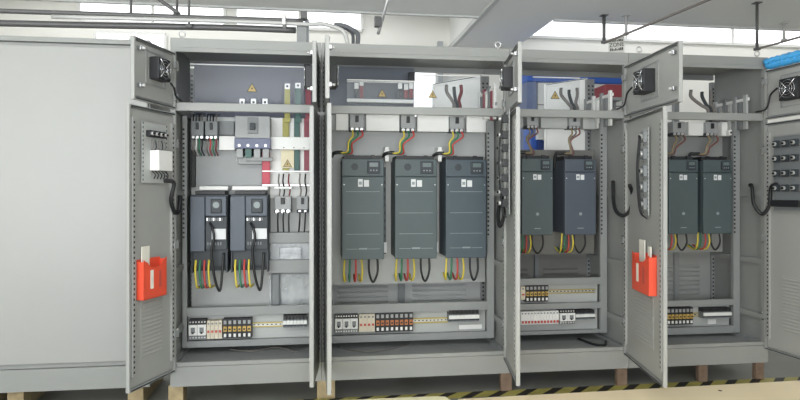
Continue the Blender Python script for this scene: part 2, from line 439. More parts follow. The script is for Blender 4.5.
def fan(d, uc, zc, s=0.062, dp=0.055):
    su = d.su
    mb = MB(); mb.box(su * (uc - s), su * (uc + s), -0.002, dp, zc - s, zc + s, BLACK, 0.004)
    mb.ring_tube([(su * uc + 0.9 * s * math.cos(a), dp, zc + 0.9 * s * math.sin(a)) for a in [2 * math.pi * k / 24 for k in range(24)]], 0.003, SLATE_D, 6, closed=True)
    mb.cyl((su * uc, dp - 0.002, zc), (0, 1, 0), 0.3 * s, 0.004, SLATE_D, 16)
    d.sub(mb, 'fan_housing')
    mb = MB()
    for q in (0.3, 0.55, 0.8):
        mb.ring_tube([(su * uc + q * s * math.cos(a), dp + 0.006, zc + q * s * math.sin(a)) for a in [2 * math.pi * k / 24 for k in range(24)]], 0.0018, CHROME, 6, closed=True)
    for k in range(4):
        a = math.pi / 4 * (2 * k + 1); c_, s_ = math.cos(a), math.sin(a)
        mb.ring_tube([(su * uc + 0.1 * s * c_, dp + 0.007, zc + 0.1 * s * s_), (su * uc + 1.15 * s * c_, dp + 0.007, zc + 1.15 * s * s_)], 0.0032, CHROME, 6)
    d.sub(mb, 'fan_guard')
    mb = MB(); q = s * 1.55
    for (a, b, c_, e) in ((-q, q, -q, -q + .008), (-q, q, q - .008, q), (-q, -q + .008, -q, q), (q - .008, q, -q, q)):
        mb.box(su * uc + a, su * uc + b, -0.002, 0.003, zc + c_, zc + e, PAINT_D)
    d.sub(mb, 'filter_frame')
def latch(d, u, z):
    mb = MB(); mb.box(d.su * (u - 0.02), d.su * (u + 0.015), 0.0, 0.022, z - 0.012, z + 0.012, CHROME, 0.003)
    mb.cyl((d.su * u, 0.02, z), (0, 1, 0), 0.007, 0.02, LUG, 10)
    d.sub(mb, 'latch')
def button(d, u, z, r, m, v0=0.012, h=0.035):
    mb = MB(); mb.box(d.su * (u - r * 1.3), d.su * (u + r * 1.3), v0, v0 + h * 0.7, z - r * 1.4, z + r * 1.4, m, 0.002)
    mb.cyl((d.su * u, v0 + h * 0.7, z), (0, 1, 0), r * 0.8, h * 0.4, LUG, 12)
    mb.cyl((d.su * u, v0 + h * 1.0, z), (0, 1, 0), r * 0.5, h * 0.3, HOLE, 10)
    d.sub(mb, 'push_button')
def seal_strip(d):
    e = 0.016; su = d.su; mb = MB()
    mb.box(su * e, su * (d.w - e), 0.008, 0.011, d.z1 - 0.012, d.z1 - 0.005, SLATE_D)
    d.sub(mb, 'rubber_seal'); mb = MB()
    mb.box(su * e, su * (d.w - e), 0.008, 0.011, d.z0 + 0.004, d.z0 + 0.010, SLATE_D)
    d.sub(mb, 'rubber_seal')
LZ = (0.225, 1.765); UZ = (1.79, 2.125)
dAL = Door('A', 0.03, 0.42, 111.5, *LZ, False, 'lower_door')
dAU = Door('A', 0.03, 0.42, 107.5, *UZ, False, 'upper_door')
dAR = Door('A', 0.872, 0.42, 94.5, *LZ, True, 'lower_door'); dARU = Door('A', 0.872, 0.42, 92.5, *UZ, True, 'upper_door')
dBL = Door('B', 0.928, 0.56, 89, *LZ, False, 'lower_door'); dBLU = Door('B', 0.928, 0.56, 90, *UZ, False, 'upper_door')
dBR = Door('B', 2.07, 0.56, 100.5, *LZ, True, 'lower_door'); dBRU = Door('B', 2.07, 0.56, 99.5, *UZ, True, 'upper_door')
dC = Door('C', 2.89, 0.70, 101, *LZ, True, 'lower_door'); dCU = Door('C', 2.89, 0.70, 94, *UZ, True, 'upper_door')
dD = Door('D', 3.91, 0.48, 86, *LZ, True, 'lower_door'); dDU = Door('D', 3.91, 0.48, 85, *UZ, True, 'upper_door')
for d in (dAL, dAR, dBL, dBR, dC, dD):
    rails(d, 0.30, 1.70); hinges(d, (0.45, 0.98, 1.58)); louvres(d, d.w * 0.28, d.w * 0.75, 0.38, 0.74); seal_strip(d)
for d in (dAU, dARU, dBLU, dBRU, dCU, dDU):
    hinges(d, (1.86, 2.05)); latch(d, d.w - 0.05, 1.87); latch(d, d.w - 0.05, 2.07); seal_strip(d)
fan(dAU, dAU.u(156), dAU.z(dAU.u(156), 70)); fan(dARU, 0.2, 1.96); fan(dBLU, 0.25, 1.96)
fan(dBRU, 0.26, dBRU.z(0.26, 79)); fan(dCU, dCU.u(649), dCU.z(dCU.u(649), 82), 0.07, 0.07); fan(dDU, dDU.u(794), dDU.z(dDU.u(794), 89), 0.07)

# door of cabinet A: small control plate
u0, u1 = dAL.u(165), dAL.u(140)
zt, zb = dAL.z(0.2, 124), dAL.z(0.2, 183)
mb = MB().box(u0, u1, 0.012, 0.016, zb, zt, PLATE)
for k in range(14):
    zz = zb + (zt - zb) * (k + 0.5) / 14
    mb.box(u0 + 0.003, u0 + 0.010, 0.016, 0.0166, zz, zz + 0.01, HOLE); mb.box(u1 - 0.010, u1 - 0.003, 0.016, 0.0166, zz, zz + 0.01, HOLE)
dAL.sub(mb, 'control_plate')
for k in range(4): button(dAL, u0 + (u1 - u0) * (0.25 + 0.18 * k), dAL.z(0.2, 135), 0.013, BLACK, 0.016)
mb = MB().box(u0 + (u1 - u0) * 0.15, u0 + (u1 - u0) * 0.72, 0.016, 0.075, dAL.z(0.2, 171), dAL.z(0.2, 151), WHITE, 0.004)
dAL.sub(mb, 'terminal_cover', 'white plastic cover box')
mb = MB(); mb2 = MB()
for k in range(5):
    uu = u0 + (u1 - u0) * (0.2 + 0.13 * k)
    mb.ring_tube(spline([(uu, 0.03, dAL.z(0.2, 151)), (uu + 0.01, 0.045, dAL.z(0.2, 147)), (uu, 0.03, dAL.z(0.2, 141))], 5), 0.003, BLACK if k % 2 else GREYC, 6)
    mb2.ring_tube(spline([(uu, 0.03, dAL.z(0.2, 171)), (uu - 0.01, 0.045, dAL.z(0.2, 175)), (uu - .02, 0.03, dAL.z(0.2, 179))], 5), 0.003, BLACK, 6)
dAL.sub(mb, 'door_wiring'); dAL.sub(mb2, 'door_wiring')
def tri(mb, x, y, z, s, ny=-1, sx=1):
    t = 0.0012
    mb.poly([(x - s, y, z), (x + s, y, z), (x, y, z + 1.73 * s)], (0, ny * t, 0), BLACK)
    q = 0.82; zc = z + s * 0.577
    mb.poly([(x - s * q, y + ny * t, zc - .577 * s * q), (x + s * q, y + ny * t, zc - .577 * s * q), (x, y + ny * t, zc + 1.155 * s * q)], (0, ny * t, 0), WARN)
    b = [(0.10, 0.62), (-0.22, 0.0), (0.02, 0.04), (-0.08, -0.38), (0.24, 0.2), (0.0, 0.17)]
    mb.poly([(x + a * s * .9 * sx, y + ny * 2 * t, zc + c * s * .9) for a, c in b], (0, ny * t, 0), BLACK)
    return mb
mb = tri(MB(), u0 - 0.02, 0.020, dAL.z(0.2, 165), 0.02, 1)
mb.box(u0 - 0.045, u0 + 0.004, 0.012, 0.0195, dAL.z(0.2, 167), dAL.z(0.2, 153), PLATE)
dAL.sub(mb, 'warning_label', 'yellow triangle warning label')

# door of B right and C: vertical strip of buttons; door D: button matrix
for d, pxs, ys in ((dBR, 509.5, (119, 135, 148, 163, 178, 192, 203)), (dC, 648, (137, 154, 171, 187, 204))):
    uc = d.u(pxs) if d is dC else 0.26
    h = 0.045 if d is dC else 0.07
    zt, zb = d.z(uc, ys[0] - 9), d.z(uc, ys[-1] + 11)
    mb = MB().box(d.su * (uc - h), d.su * (uc + h), 0.012, 0.016, zb, zt, PLATE)
    for q in (uc - h + .008, uc + h - .008):
        z = zb + 0.01
        while z < zt - .01: mb.box(d.su * (q - .004), d.su * (q + .004), .016, .0166, z, z + .01, HOLE); z += .025
    d.sub(mb, 'control_plate')
    for yv in ys:
        button(d, uc, d.z(uc, yv), 0.023 if d is dC else 0.017, CONT if d is dC else BLACK, 0.016, 0.032 if d is dC else 0.05)
    mb = MB()
    for k in range(5):
        a = uc - 0.02 + 0.01 * k
        mb.ring_tube(spline([(d.su * a, 0.05, zt - 0.05), (d.su * (a + 0.02), 0.07, (zt + zb) / 2), (d.su * (a + .01), 0.05, zb + 0.03), (d.su * (uc + 0.06), 0.03, zb - 0.02)], 8), 0.003, BLACK, 6)
    d.sub(mb, 'door_wiring')
ua, ub = dD.u(775), dD.u(806)
zt, zb = dD.z(.25, 134), dD.z(.25, 212)
mb = MB().box(-ua, -ub, 0.012, 0.016, zb, zt, CONT)
mb.box(-ua, -ub, 0.016, 0.02, zt - .008, zt, PAINT); mb.box(-ua, -ub, 0.016, 0.02, zb, zb + .008, PAINT)
dD.sub(mb, 'control_plate')
for r_ in range(4):
    zz = dD.z(.25, (143, 158, 173, 188)[r_])
    mb = MB().box(-(ua + .01), -(ub - .01), .016, .03, zz - .024, zz + .024, M('button_rail_grey', (104, 107, 108), .5), .002); dD.sub(mb, 'button_rail')
    for c_ in range(3): button(dD, ua + (ub - ua) * (0.2 + 0.3 * c_), zz, 0.016, SLATE_D, 0.03, 0.03)
mb = MB().box(-(ua + .01), -(ub - .01), .016, .05, dD.z(.25, 207), dD.z(.25, 200), BLACK, .003); dD.sub(mb, 'cable_duct')

# fan leads running to the cabinet posts
for d, uf, zf, hx_, lab in ((dAU, dAU.u(163), 1.92, .055, 'black fan lead drooping from the leftmost upper door to its post'), (dCU, dCU.u(639), 1.95, 2.86, 'black fan lead drooping from the upper door right of the narrow cabinet'), (dDU, dDU.u(783), 1.98, 3.88, 'black fan lead drooping from the top right door')):
    p0 = Vector(d.world(uf, .05, zf)); p1 = Vector((hx_, .045, 1.85)); pm = (p0 + p1) / 2; pm.z = min(p0.z, p1.z) + .01
    cable('fan_lead', lab, [tuple(p0), tuple(p0 * .7 + p1 * .3 + Vector((0, 0, .005))), tuple(pm), tuple(p1)], .006, BLK, 'fan leads on the upper doors')

# document pockets held by doors
def pocket(d, pa, pb, pyt, pyb, lab, flip):
    ua_, ub_ = d.u(pa), d.u(pb)
    if ua_ > ub_: ua_, ub_ = ub_, ua_
    um = (ua_ + ub_) / 2; zt, zb = d.z(um, pyt), d.z(um, pyb)
    a = (math.pi - d.phi) if d.right else -d.phi
    loc = Vector(d.world(um, 0.0, zb))
    rt = thing('document_pocket', lab, 'document holder', loc, 'red document pockets on the doors'); rt.rotation_euler = (0, 0, a)
    hw = (ub_ - ua_) / 2; H = zt - zb; sx = d.su; dp = 0.045; v0 = -0.0018
    def outl(y):
        k = 12; pts = [(-hw, y, 0), (hw, y, 0), (hw, y, H)]
        for i in range(1, k): # scooped top edge
            t = i / k; pts.append((hw - 2 * hw * t, y, H - 0.22 * H * math.sin(math.pi * t) ** 0.7 * (1 if 0.2 < t < 0.8 else 0.6)))
        pts.append((-hw, y, H)); return pts
    mb = MB(); mb.poly(outl(dp - 0.003), (0, 0.003, 0), ORANGE); mb.box(-hw, hw, v0, v0 + .003, 0, H, ORANGE)
    mb.box(-hw, -hw + .003, v0, dp, 0, H * .95, ORANGE); mb.box(hw - .003, hw, v0, dp, 0, H * .95, ORANGE); mb.box(-hw, hw, v0, dp, 0, .003, ORANGE)
    # moulded pale window slots on the front
    mb.box(hw * .18, hw * .45, dp, dp + .001, H * .25, H * .72, PAPER); mb.box(-hw * .5, -hw * .3, dp, dp + .001, H * .25, H * .68, REDM)
    mb.build('tray', parent=rt)
    mb = MB(); q = 1
    mb.box(q * hw * .75, q * hw * .1, .008, .014, .01, H * 1.32, PAPER); mb.build('paper_sheet', parent=rt)
    if flip: MB().box(-hw * .55, -hw * .85, .02, .026, .01, H * 1.2, PAPER).build('paper_sheet', parent=rt)
pocket(dAL, 160, 137, 258, 297, 'red-orange document pocket on the leftmost cabinet door, one white sheet sticking out', False)
pocket(dC, 639, 656, 253, 292, 'red-orange document pocket with papers on the door right of the narrow cabinet', True)

# corrugated conduits between posts and doors
def conduit(pts, lab, r=0.013):
    sp = spline(pts, 16); rr = [r * (1.0 if (i // 1) % 2 else 0.8) for i in range(len(sp))]
    mb = MB(); mb.ring_tube(sp, rr, BLK, 10)
    single(mb, 'corrugated_conduit', lab, 'conduit', pts[0], 'black corrugated conduits to the doors')
conduit([dAL.world(dAL.u(160), 0.03, dAL.z(.1, 181)), dAL.world(dAL.u(165), 0.06, dAL.z(.1, 183)), P3(171, 199, -0.10), P3(174, 211, -0.05), P3(178, 212, 0.0), (0.05, 0.03, ZP(180, 203, .03)), (0.045, 0.06, ZP(180, 196, .06))], 'black corrugated conduit looping from the leftmost door to the cabinet post')
conduit([P3(613, 181, .12), P3(613.5, 200, .06), P3(616, 211, 0.0), P3(623, 215.5, -.05), P3(630, 210, -.09), P3(632.5, 195, -.12), dC.world(0.19, 0.03, dC.z(.19, 185))], 'black corrugated conduit hanging in a U beside the narrow two-drive cabinet')
conduit([(3.88, .1, ZP(748, 185, .1)), P3(752, 187, .06), P3(754, 204, .02), P3(762, 214, -.02), P3(769, 206, -.06), P3(771, 188, -.08), dD.world(.14, .04, dD.z(.12, 184))], 'black corrugated conduit hanging in a U beside the rightmost cabinet')
conduit([(2.055, .06, ZP(500, 203, .06)), P3(498, 217, .0), P3(500, 226, -.06), P3(504, 214, -.12), dBR.world(.24, .05, dBR.z(.2, 196))], 'black corrugated conduit behind the edge-on door right of three-drive cabinet')

# ------------------------------------------------------------------ drives
def big_drive(x0, x1, z0, z1, lab, group, mat, lines=True, yf=0.19):
    w_ = x1 - x0; h = z1 - z0; root = thing('variable_speed_drive', lab, 'motor drive', ((x0 + x1) / 2, YP, z0), group)
    yb = YP - 0.0005
    part(MB().box(x0, x1, yf + 0.02, yb, z0 + .01, z1 - .02, mat, .004), 'body', root)
    zs = z1 - 0.19 * h
    mb = MB().box(x0, x1, yf, yf + .0195, zs + .002, z1 - .012, mat, .004)
    if lines: mb.cyl((x0 + .3 * w_, yf - .001, (zs + z1) / 2), (0, 1, 0), .085 * w_, .002, SLATE_D, 18)
    part(mb, 'upper_cover', root)
    kp = MB().box(x0 + .6 * w_, x0 + .9 * w_, yf - .014, yf - .0002, zs + .03 * h, z1 - .04 * h, SLATE_D, .004)
    kp = part(kp, 'keypad', root)
    mb = MB().box(x0 + .65 * w_, x0 + .85 * w_, yf - .016, yf - .0142, zs + .095 * h, z1 - .055 * h, GREEN_LCD)
    for i in range(3): mb.cyl((x0 + (.68 + .07 * i) * w_, yf - .0165, zs + .06 * h), (0, 1, 0), .018 * w_, .003, SLATE_L, 8)
    o = mb.build('keypad_screen', parent=kp, org=root.location)
    mb = MB().box(x0, x1, yf, yf + .0195, z0, zs - .002, mat, .004)
    for f_ in ((.245, .45, .66) if lines else ()):
        mb.box(x0 + .1 * w_, x1 - .1 * w_, yf - .0008, yf, z0 + f_ * h, z0 + f_ * h + .003, SLATE_L)
    if lines:
        mb.box(x0 + .1 * w_, x0 + .38 * w_, yf - .0008, yf, z0 + .1 * h, z0 + .1 * h + .003, SLATE_L)
        mb.box(x0 + .62 * w_, x1 - .1 * w_, yf - .0008, yf, z0 + .1 * h, z0 + .1 * h + .003, SLATE_L)
        mb.box(x0 + .4 * w_, x0 + .6 * w_, yf - .001, yf, z0 + .1 * h - .002, z0 + .1 * h + .008, SLATE_L)
    else:
        mb.cyl((x0 + .5 * w_, yf - .001, z0 + .27 * h), (0, 1, 0), .05 * w_, .002, SLATE_L, 16)
        mb.box(x0 + .4 * w_, x0 + .6 * w_, yf - .001, yf, z0 + .08 * h, z0 + .08 * h + .006, SLATE_L)
    for xs in (x0 + .05 * w_, x1 - .05 * w_): mb.cyl((xs, yf - .002, zs - .08 * h), (0, 1, 0), .004, .004, LUG, 8)
    part(mb, 'front_cover', root)
    zl = zs - .1 * h
    a = x0 + (.38 if lines else .36) * w_
    mb = MB().box(a, a + .11 * w_, yf - .001, yf - .0002, zl - .0, zl + .075 * h if lines else zl + .07 * h, STICK)
    mb.box(a + .14 * w_, a + .26 * w_, yf - .001, yf - .0002, zl, zl + .065 * h, STICK)
    mb.box(a + .02 * w_, a + .09 * w_, yf - .0014, yf - .001, zl + .02 * h, zl + .05 * h, SLATE_L)
    part(mb, 'rating_sticker', root)
    mb = MB().box(x0 + .01, x1 - .01, yf + .04, yb, z1 - .0198, z1 + .012, BLACK, .003)
    for i in range(2):
        xx = x0 + (.25 + .5 * i) * w_; mb.box(xx - .012, xx + .012, yf + .03, yf + .045, z1 - .01, z1 + .016, BLACK)
    part(mb, 'top_vent', root)
    # heat sink flank on the right
    mb = MB().box(x1 + .0005, x1 + .028, .33, yb, z0 + .02, z1 - .06, SLATE_D)
    for i in range(10):
        zz = z0 + .05 + i * (h - .15) / 10
        mb.box(x1 + .003, x1 + .025, .326, .33, zz, zz + .03, mat)
    part(mb, 'heat_sink', root)
    if lines:
        part(MB().box(x1 + .002, x1 + .034, .318, .3255, z0 + .03, z0 + .1, STICK), 'side_sticker', root, 'pale sticker on the flank')
    return root
ZDT, ZDB = P(363, 157, .19)[1], P(363, 259.5, .19)[1]
dxB = []
for k, (a, b) in enumerate(((342, 384), (395, 437), (446, 486.5))):
    x0, x1 = PX(a, .19), PX(b, .19); dxB.append((x0, x1))
    big_drive(x0, x1, ZDB, ZDT, ['left-hand tall slate drive with ribbed front in the three-drive cabinet', 'middle tall slate drive with ribbed front in the three-drive cabinet', 'right-hand tall slate drive with ribbed front in the three-drive cabinet'][k], 'three tall drives', SLATE if k < 2 else M('drive_slate_cool', (70, 82, 90), .5, var=.03))
dxC = []
ZCT, ZCB = P(538, 157, .19)[1], P(560, 235, .19)[1]
for k, (a, b) in enumerate(((522, 553), (565, 596))):
    x0, x1 = PX(a, .19), PX(b, .19); dxC.append((x0, x1))
    big_drive(x0, x1, ZCB, ZCT, ['left slate-green drive in the narrow two-drive cabinet', 'right bluish slate drive in the narrow two-drive cabinet'][k], 'two drives in the narrow cabinet', (SLATE, SLATE_B)[k], False)
dxD = []
ZET, ZEB = P(700, 158, .19)[1], P(700, 234, .19)[1]
for k, (a, b) in enumerate(((669, 698), (703.5, 732))):
    x0, x1 = PX(a, .19), PX(b, .19); dxD.append((x0, x1))
    big_drive(x0, x1, ZEB, ZET, ['left slate drive in the rightmost open cabinet', 'right slate drive in the rightmost open cabinet'][k], 'two drives in the rightmost cabinet', SLATE, False)

def small_drive(x0, x1, z0, z1, lab):
    yf = .20; yb = YP - .0005; w_ = x1 - x0; h = z1 - z0
    root = thing('variable_speed_drive', lab, 'motor drive', ((x0 + x1) / 2, YP, z0), 'two small drives')
    xm = x0 + .40 * w_; zm = z0 + .69 * h
    part(MB().box(x0, x1, yf + .05, yb, z0 + .0, z1 - .01, SLATE_D, .004), 'body', root)
    part(MB().box(x0, xm - .001, yf, yf + .0495, z0 + .22 * h, z1 - .02, SLATE_B, .005), 'left_cover', root)
    mb = MB().box(xm + .001, x1 - .004, yf, yf + .0495, zm, z1 - .02, SLATE_B, .005)
    rc = part(mb, 'right_cover', root)
    mb = MB().box(x0 + .56 * w_, x0 + .86 * w_, yf - .01, yf - .0002, zm + .04 * h, z1 - .08 * h, SLATE_D, .006)
    mb.cyl((x0 + .71 * w_, yf - .013, zm + .15 * h), (0, 1, 0), .09 * w_, .004, GREEN_LCD, 16)
    part(mb, 'keypad', root)
    mb = MB().box(xm + .001, x1 - .004, yf + .02, yf + .0495, z0 + .24 * h, zm - .002, SLATE_D, .002)
    for i in range(8): mb.box(xm + .008 + i * .013, xm + .016 + i * .013, yf + .012, yf + .02, zm - .03, zm - .012, CONT if i % 3 else LUG)
    for i in range(6): mb.box(xm + .012 + i * .016, xm + .02 + i * .016, yf + .012, yf + .02, z0 + .3 * h, z0 + .34 * h, CONT)
    part(mb, 'terminal_tray', root)
    part(MB().box(x0 + .58 * w_, x1 - .008, yf + .004, yf + .019, z0 + .38 * h, z0 + .52 * h, STICK), 'rating_sticker', root, 'white sticker with small print')
    part(MB().box(x0 + .02, x1 - .02, yf + .06, yb, z1 - .0098, z1 + .014, BLACK, .003), 'top_vent', root)
    mb = MB()
    for xa in (x0 + .002, x1 - .010): mb.box(xa, xa + .008, yf + .03, yb, z0 - .035, z0 + .2 * h, SLATE_D)
    mb.box(x0 + .01, x1 - .01, yf + .1, yf + .11, z0 - .03, z0, SLATE_D)
    part(mb, 'gland_bracket', root)
ZST, ZSB = P(208, 193, .2)[1], P(208, 268, .2)[1]
dxA = []
for k, (a, b) in enumerate(((190, 227), (230, 268))):
    x0, x1 = PX(a, .2), PX(b, .2); dxA.append((x0, x1))
    small_drive(x0, x1, ZSB, ZST, ['left small slate-blue drive in the leftmost open cabinet', 'right small slate-blue drive in the leftmost open cabinet'][k])

# output cables hanging under every drive
def out_cables(x0, x1, z0, where, drop, fr, blk, r=.0065, yc=.27):
    w_ = x1 - x0
    names = [(YEL, 'yellow'), (GRN, 'green'), (RED, 'red'), (YEL, 'yellow')]
    for i, (m, nm) in enumerate(names):
        x = x0 + w_ * fr[i]; s_ = (-1, -.3, .3, 1)[i] * .006
        side = {0: 'left ', 3: 'right '}.get(i, '')
        cable('motor_cable', '%s%s motor cable hanging below %s' % (side, nm, where),
              [(x, yc, z0 + .006), (x + s_, yc - .005, z0 - drop * .5), (x + s_ * .5, yc + .02, z0 - drop * .92), (x - s_, yc + .07, z0 - drop), (x - s_, YP - .008, z0 - drop * .8)], r, m, 'motor cables under the drives')
    a, b = x0 + w_ * blk[0], x0 + w_ * blk[1]
    cable('control_cable', 'black control cable looping below %s' % where,
          [(a, yc, z0 + .006), (a + .003, yc, z0 - drop * .6), ((a + b) / 2, yc + .01, z0 - drop * 1.02), (b, yc + .02, z0 - drop * .6), (b, yc + .03, z0 + .006)], r * 1.15, BLK, 'black control cables under the drives')
for k, (a, b) in enumerate(dxB):
    out_cables(a, b, ZDB, 'the %s tall drive of the three-drive cabinet' % ('left-hand', 'middle', 'right-hand')[k], .16, (.08, .2, .34, .48), (.66, .88))
for k, (a, b) in enumerate(dxC):
    out_cables(a, b, ZCB, 'the %s drive of the narrow cabinet' % ('left', 'right')[k], .13, (.0 + .05, .14, .26, .38), (.45, .85), .0055)
for k, (a, b) in enumerate(dxD):
    out_cables(a, b, ZEB, 'the %s drive of the rightmost cabinet' % ('left', 'right')[k], .12, (.05, .14, .3, .42), (.5, .9), .0055)
for k, (a, b) in enumerate(dxA):
    w_ = b - a
    for i, (m, nm) in enumerate(((YEL, 'yellow'), (GRN, 'green'), (RED, 'red'), (YEL, 'yellow'))):
        x = a + w_ * (.14, .26, .38, .5)[i]; z = ZSB + .0; s_ = .006
        sd = {0: 'left ', 3: 'right '}.get(i, '')
        cable('motor_cable', '%s%s motor cable hanging below the %s small drive' % (sd, nm, ('left', 'right')[k]),
              [(x - .005, .25, z + .045), (x - .005, .225, z - .01), (x, .222, z - .08), (x + s_, .24, z - .13), (x + s_, YP - .01, z - .14)], .0065, m, 'motor cables under the drives')
    x = a + w_ * .66
    cable('control_cable', 'black control cable running down the front of the %s small drive' % ('left', 'right')[k],
          [(x - .03, .215, ZSB + .6 * (ZST - ZSB)), (x - .01, .19, ZSB + .52 * (ZST - ZSB)), (x, .18, ZSB + .4 * (ZST - ZSB)), (x - .015, .185, ZSB + .1), (x, .2, ZSB - .06), (x + .03, .22, ZSB - .15), (x + .045, .225, ZSB - .02), (x + .05, .24, ZSB + .09)], .0085, BLK, 'black control cables under the drives')

# ------------------------------------------------------------------ breakers, trunking, feed cables
def breaker(x0, x1, z0, z1, yf, yb, lab, group, mat=BREAK, lugs=3, name='circuit_breaker'):
    r_ = thing(name, lab, 'circuit breaker', ((x0 + x1) / 2, yb, z0), group); w_ = x1 - x0; h = z1 - z0
    part(MB().box(x0, x1, yf, yb, z0 + .2 * h, z1, mat, .003), 'case', r_)
    part(MB().box(x0 + .38 * w_, x0 + .62 * w_, yf - .012, yf - .0002, z0 + .52 * h, z0 + .9 * h, BLACK, .003), 'toggle', r_)
    mb = MB().box(x0 - .002, x1 + .002, yf + .008, yb, z0, z0 + .195 * h, SLATE_D)
    part(mb, 'terminal_shroud', r_)
    for i in range(lugs):
        xx = x0 + w_ * (i + .5) / lugs
        part(MB().cyl((xx, yf + .002, z0 + .1 * h), (0, 1, 0), w_ * .12, .0055, LUG, 10), 'terminal_screw', r_)
    return r_
def trunk(x0, x1, z0, z1, yf, yb, lab, mat=WHITE, group='white wiring ducts'):
    r_ = thing('wiring_duct', lab, 'wiring duct', ((x0 + x1) / 2, yb, z0), group)
    mb = MB().box(x0, x1, yf + .003, yb, z0, z1, mat); n = max(2, int((x1 - x0) / .02))
    for i in range(n): xx = x0 + (i + .5) * (x1 - x0) / n; mb.box(xx - .002, xx + .002, yf + .006, yb - .004, z0 - .0006, z0, HOLE)
    part(mb, 'channel', r_); part(MB().box(x0, x1, yf, yf + .0028, z0 + .004, z1 - .002, mat, .001), 'cover_strip', r_)
bz1, bz0 = ZP(420, 115.5, .3), ZP(420, 131.5, .3)
for key, drs, nm in (('B', dxB, 'three-drive cabinet'), ('C', dxC, 'narrow cabinet'), ('D', dxD, 'rightmost cabinet')):
    if key == 'B': prs = ((350, 364), (401, 415), (450, 464)); zz = (ZP(420, 115.5, .3), ZP(420, 132, .3)); ends = (336, 487); nms = ('left', 'middle', 'right')
    if key == 'C': prs = ((527, 538), (569, 580)); zz = (ZP(553, 115, .3), ZP(553, 129, .3)); ends = (522, 590); nms = ('left', 'right')
    if key == 'D': prs = ((673, 685), (706, 718)); zz = (ZP(690, 122, .3), ZP(690, 136, .3)); ends = (671, 733); nms = ('left', 'right')
    yb_ = .36
    # bracket rail behind
    x0, x1 = PX(ends[0], .36), PX(ends[1], .36)
    c = CAB[key].location; lo, hi = (c.x - {'B': .6, 'C': .41, 'D': .51}[key], c.x + {'B': .6, 'C': .41, 'D': .51}[key])
    part(MB().box(lo + .03, hi - .03, .362, .39, zz[1] + .01, zz[0], PLATE), 'breaker_rail', CAB[key])
    edges = [ends[0]] + [q for p_ in prs for q in p_] + [ends[1]]
    for i in range(0, len(edges), 2):
        a, b = edges[i] + (2 if i else 0), edges[i + 1] - 2
        if b - a < 4: continue
        if key == 'C' and i == 2: mat_ = PLATE
        else: mat_ = WHITE if key != 'C' else PLATE
        trunk(PX(a, .33), PX(b, .33), zz[1] + .005, zz[0] + .005, .31, .36, 'white wiring duct %s in %s' % ({0: 'left of the first breaker', 2: 'between first and second breakers', 4: 'after the second breaker', 6: 'right of the last breaker'}[i], 'the ' + nm), mat_, 'wiring ducts beside the drive breakers')
    for k, (a, b) in enumerate(prs):
        xa, xb = PX(a, .28), PX(b, .28)
        breaker(xa, xb, zz[1], zz[0], .28, .36, 'grey three-pole breaker above the %s drive of the %s' % (nms[k], nm), 'breakers above the drives')
        # feed cables sweeping left down to the drive
        dx0, dx1 = drs[k]; ztop = {'B': ZDT, 'C': ZCT, 'D': ZET}[key]
        ex = dx0 + (dx1 - dx0) * (-.12 if key == 'B' else (.95 if key == 'C' and k == 0 else (.0 if key == 'C' else -.05)))
        if key == 'C' and k == 0: ex = dx0 + .02
        for i, (m, cn) in enumerate(((YEL, 'yellow'), (GRN, 'green'), (RED, 'red'))):
            x = xa + (xb - xa) * (i + .5) / 3
            if key != 'B': m = (M('buff_insulation', (140, 124, 92), .5), GREYC, M('red_brown_insulation', (122, 78, 70), .5))[i]; cn = ('buff', 'grey', 'red-brown')[i]
            cable('feed_cable', '%s feed cable arching from the %s breaker of the %s' % (cn, nms[k], nm),
                  [(x, .277, zz[1] + .004), (x + .002, .262, zz[1] - .035), (x - .025 - .02 * i, .258, zz[1] - .075 - .006 * i), (ex + .07 + .015 * i, .262 + .012 * i, ztop + .038 - .004 * i), (ex + .01, .28 + .012 * i, ztop + .034)], .0058, m, 'feed cables arching to the drives')
        cable('cable_sleeve', 'black cable sleeve at the upper left of the %s drive in the %s' % (nms[k], nm),
              [(ex + .04, .278, ztop + .036), (ex, .285, ztop + .034), (ex - .022, .30, ztop + .026), ((ex - .03, .32, ztop + .01) if key == 'B' else (ex - .022, .33, ztop - .08))], .012, BLK, 'black sleeves beside the drives', 'cable')
# pale connector blocks at the drive shoulders
for k, px in enumerate((387, 440)):
    x, z = P(px, 155, .3)
    mb = MB().box(x - .014, x + .014, .30, YP - .001, z - .045, z + .055, WHITE, .004); mb.box(x - .02, x + .02, .295, .31, z + .02, z + .03, WHITE)
    single(mb, 'connector_block', 'white connector block between the %s tall drives' % ('left and middle', 'middle and right')[k], 'connector', (x, YP, z - .045), 'white connector blocks')

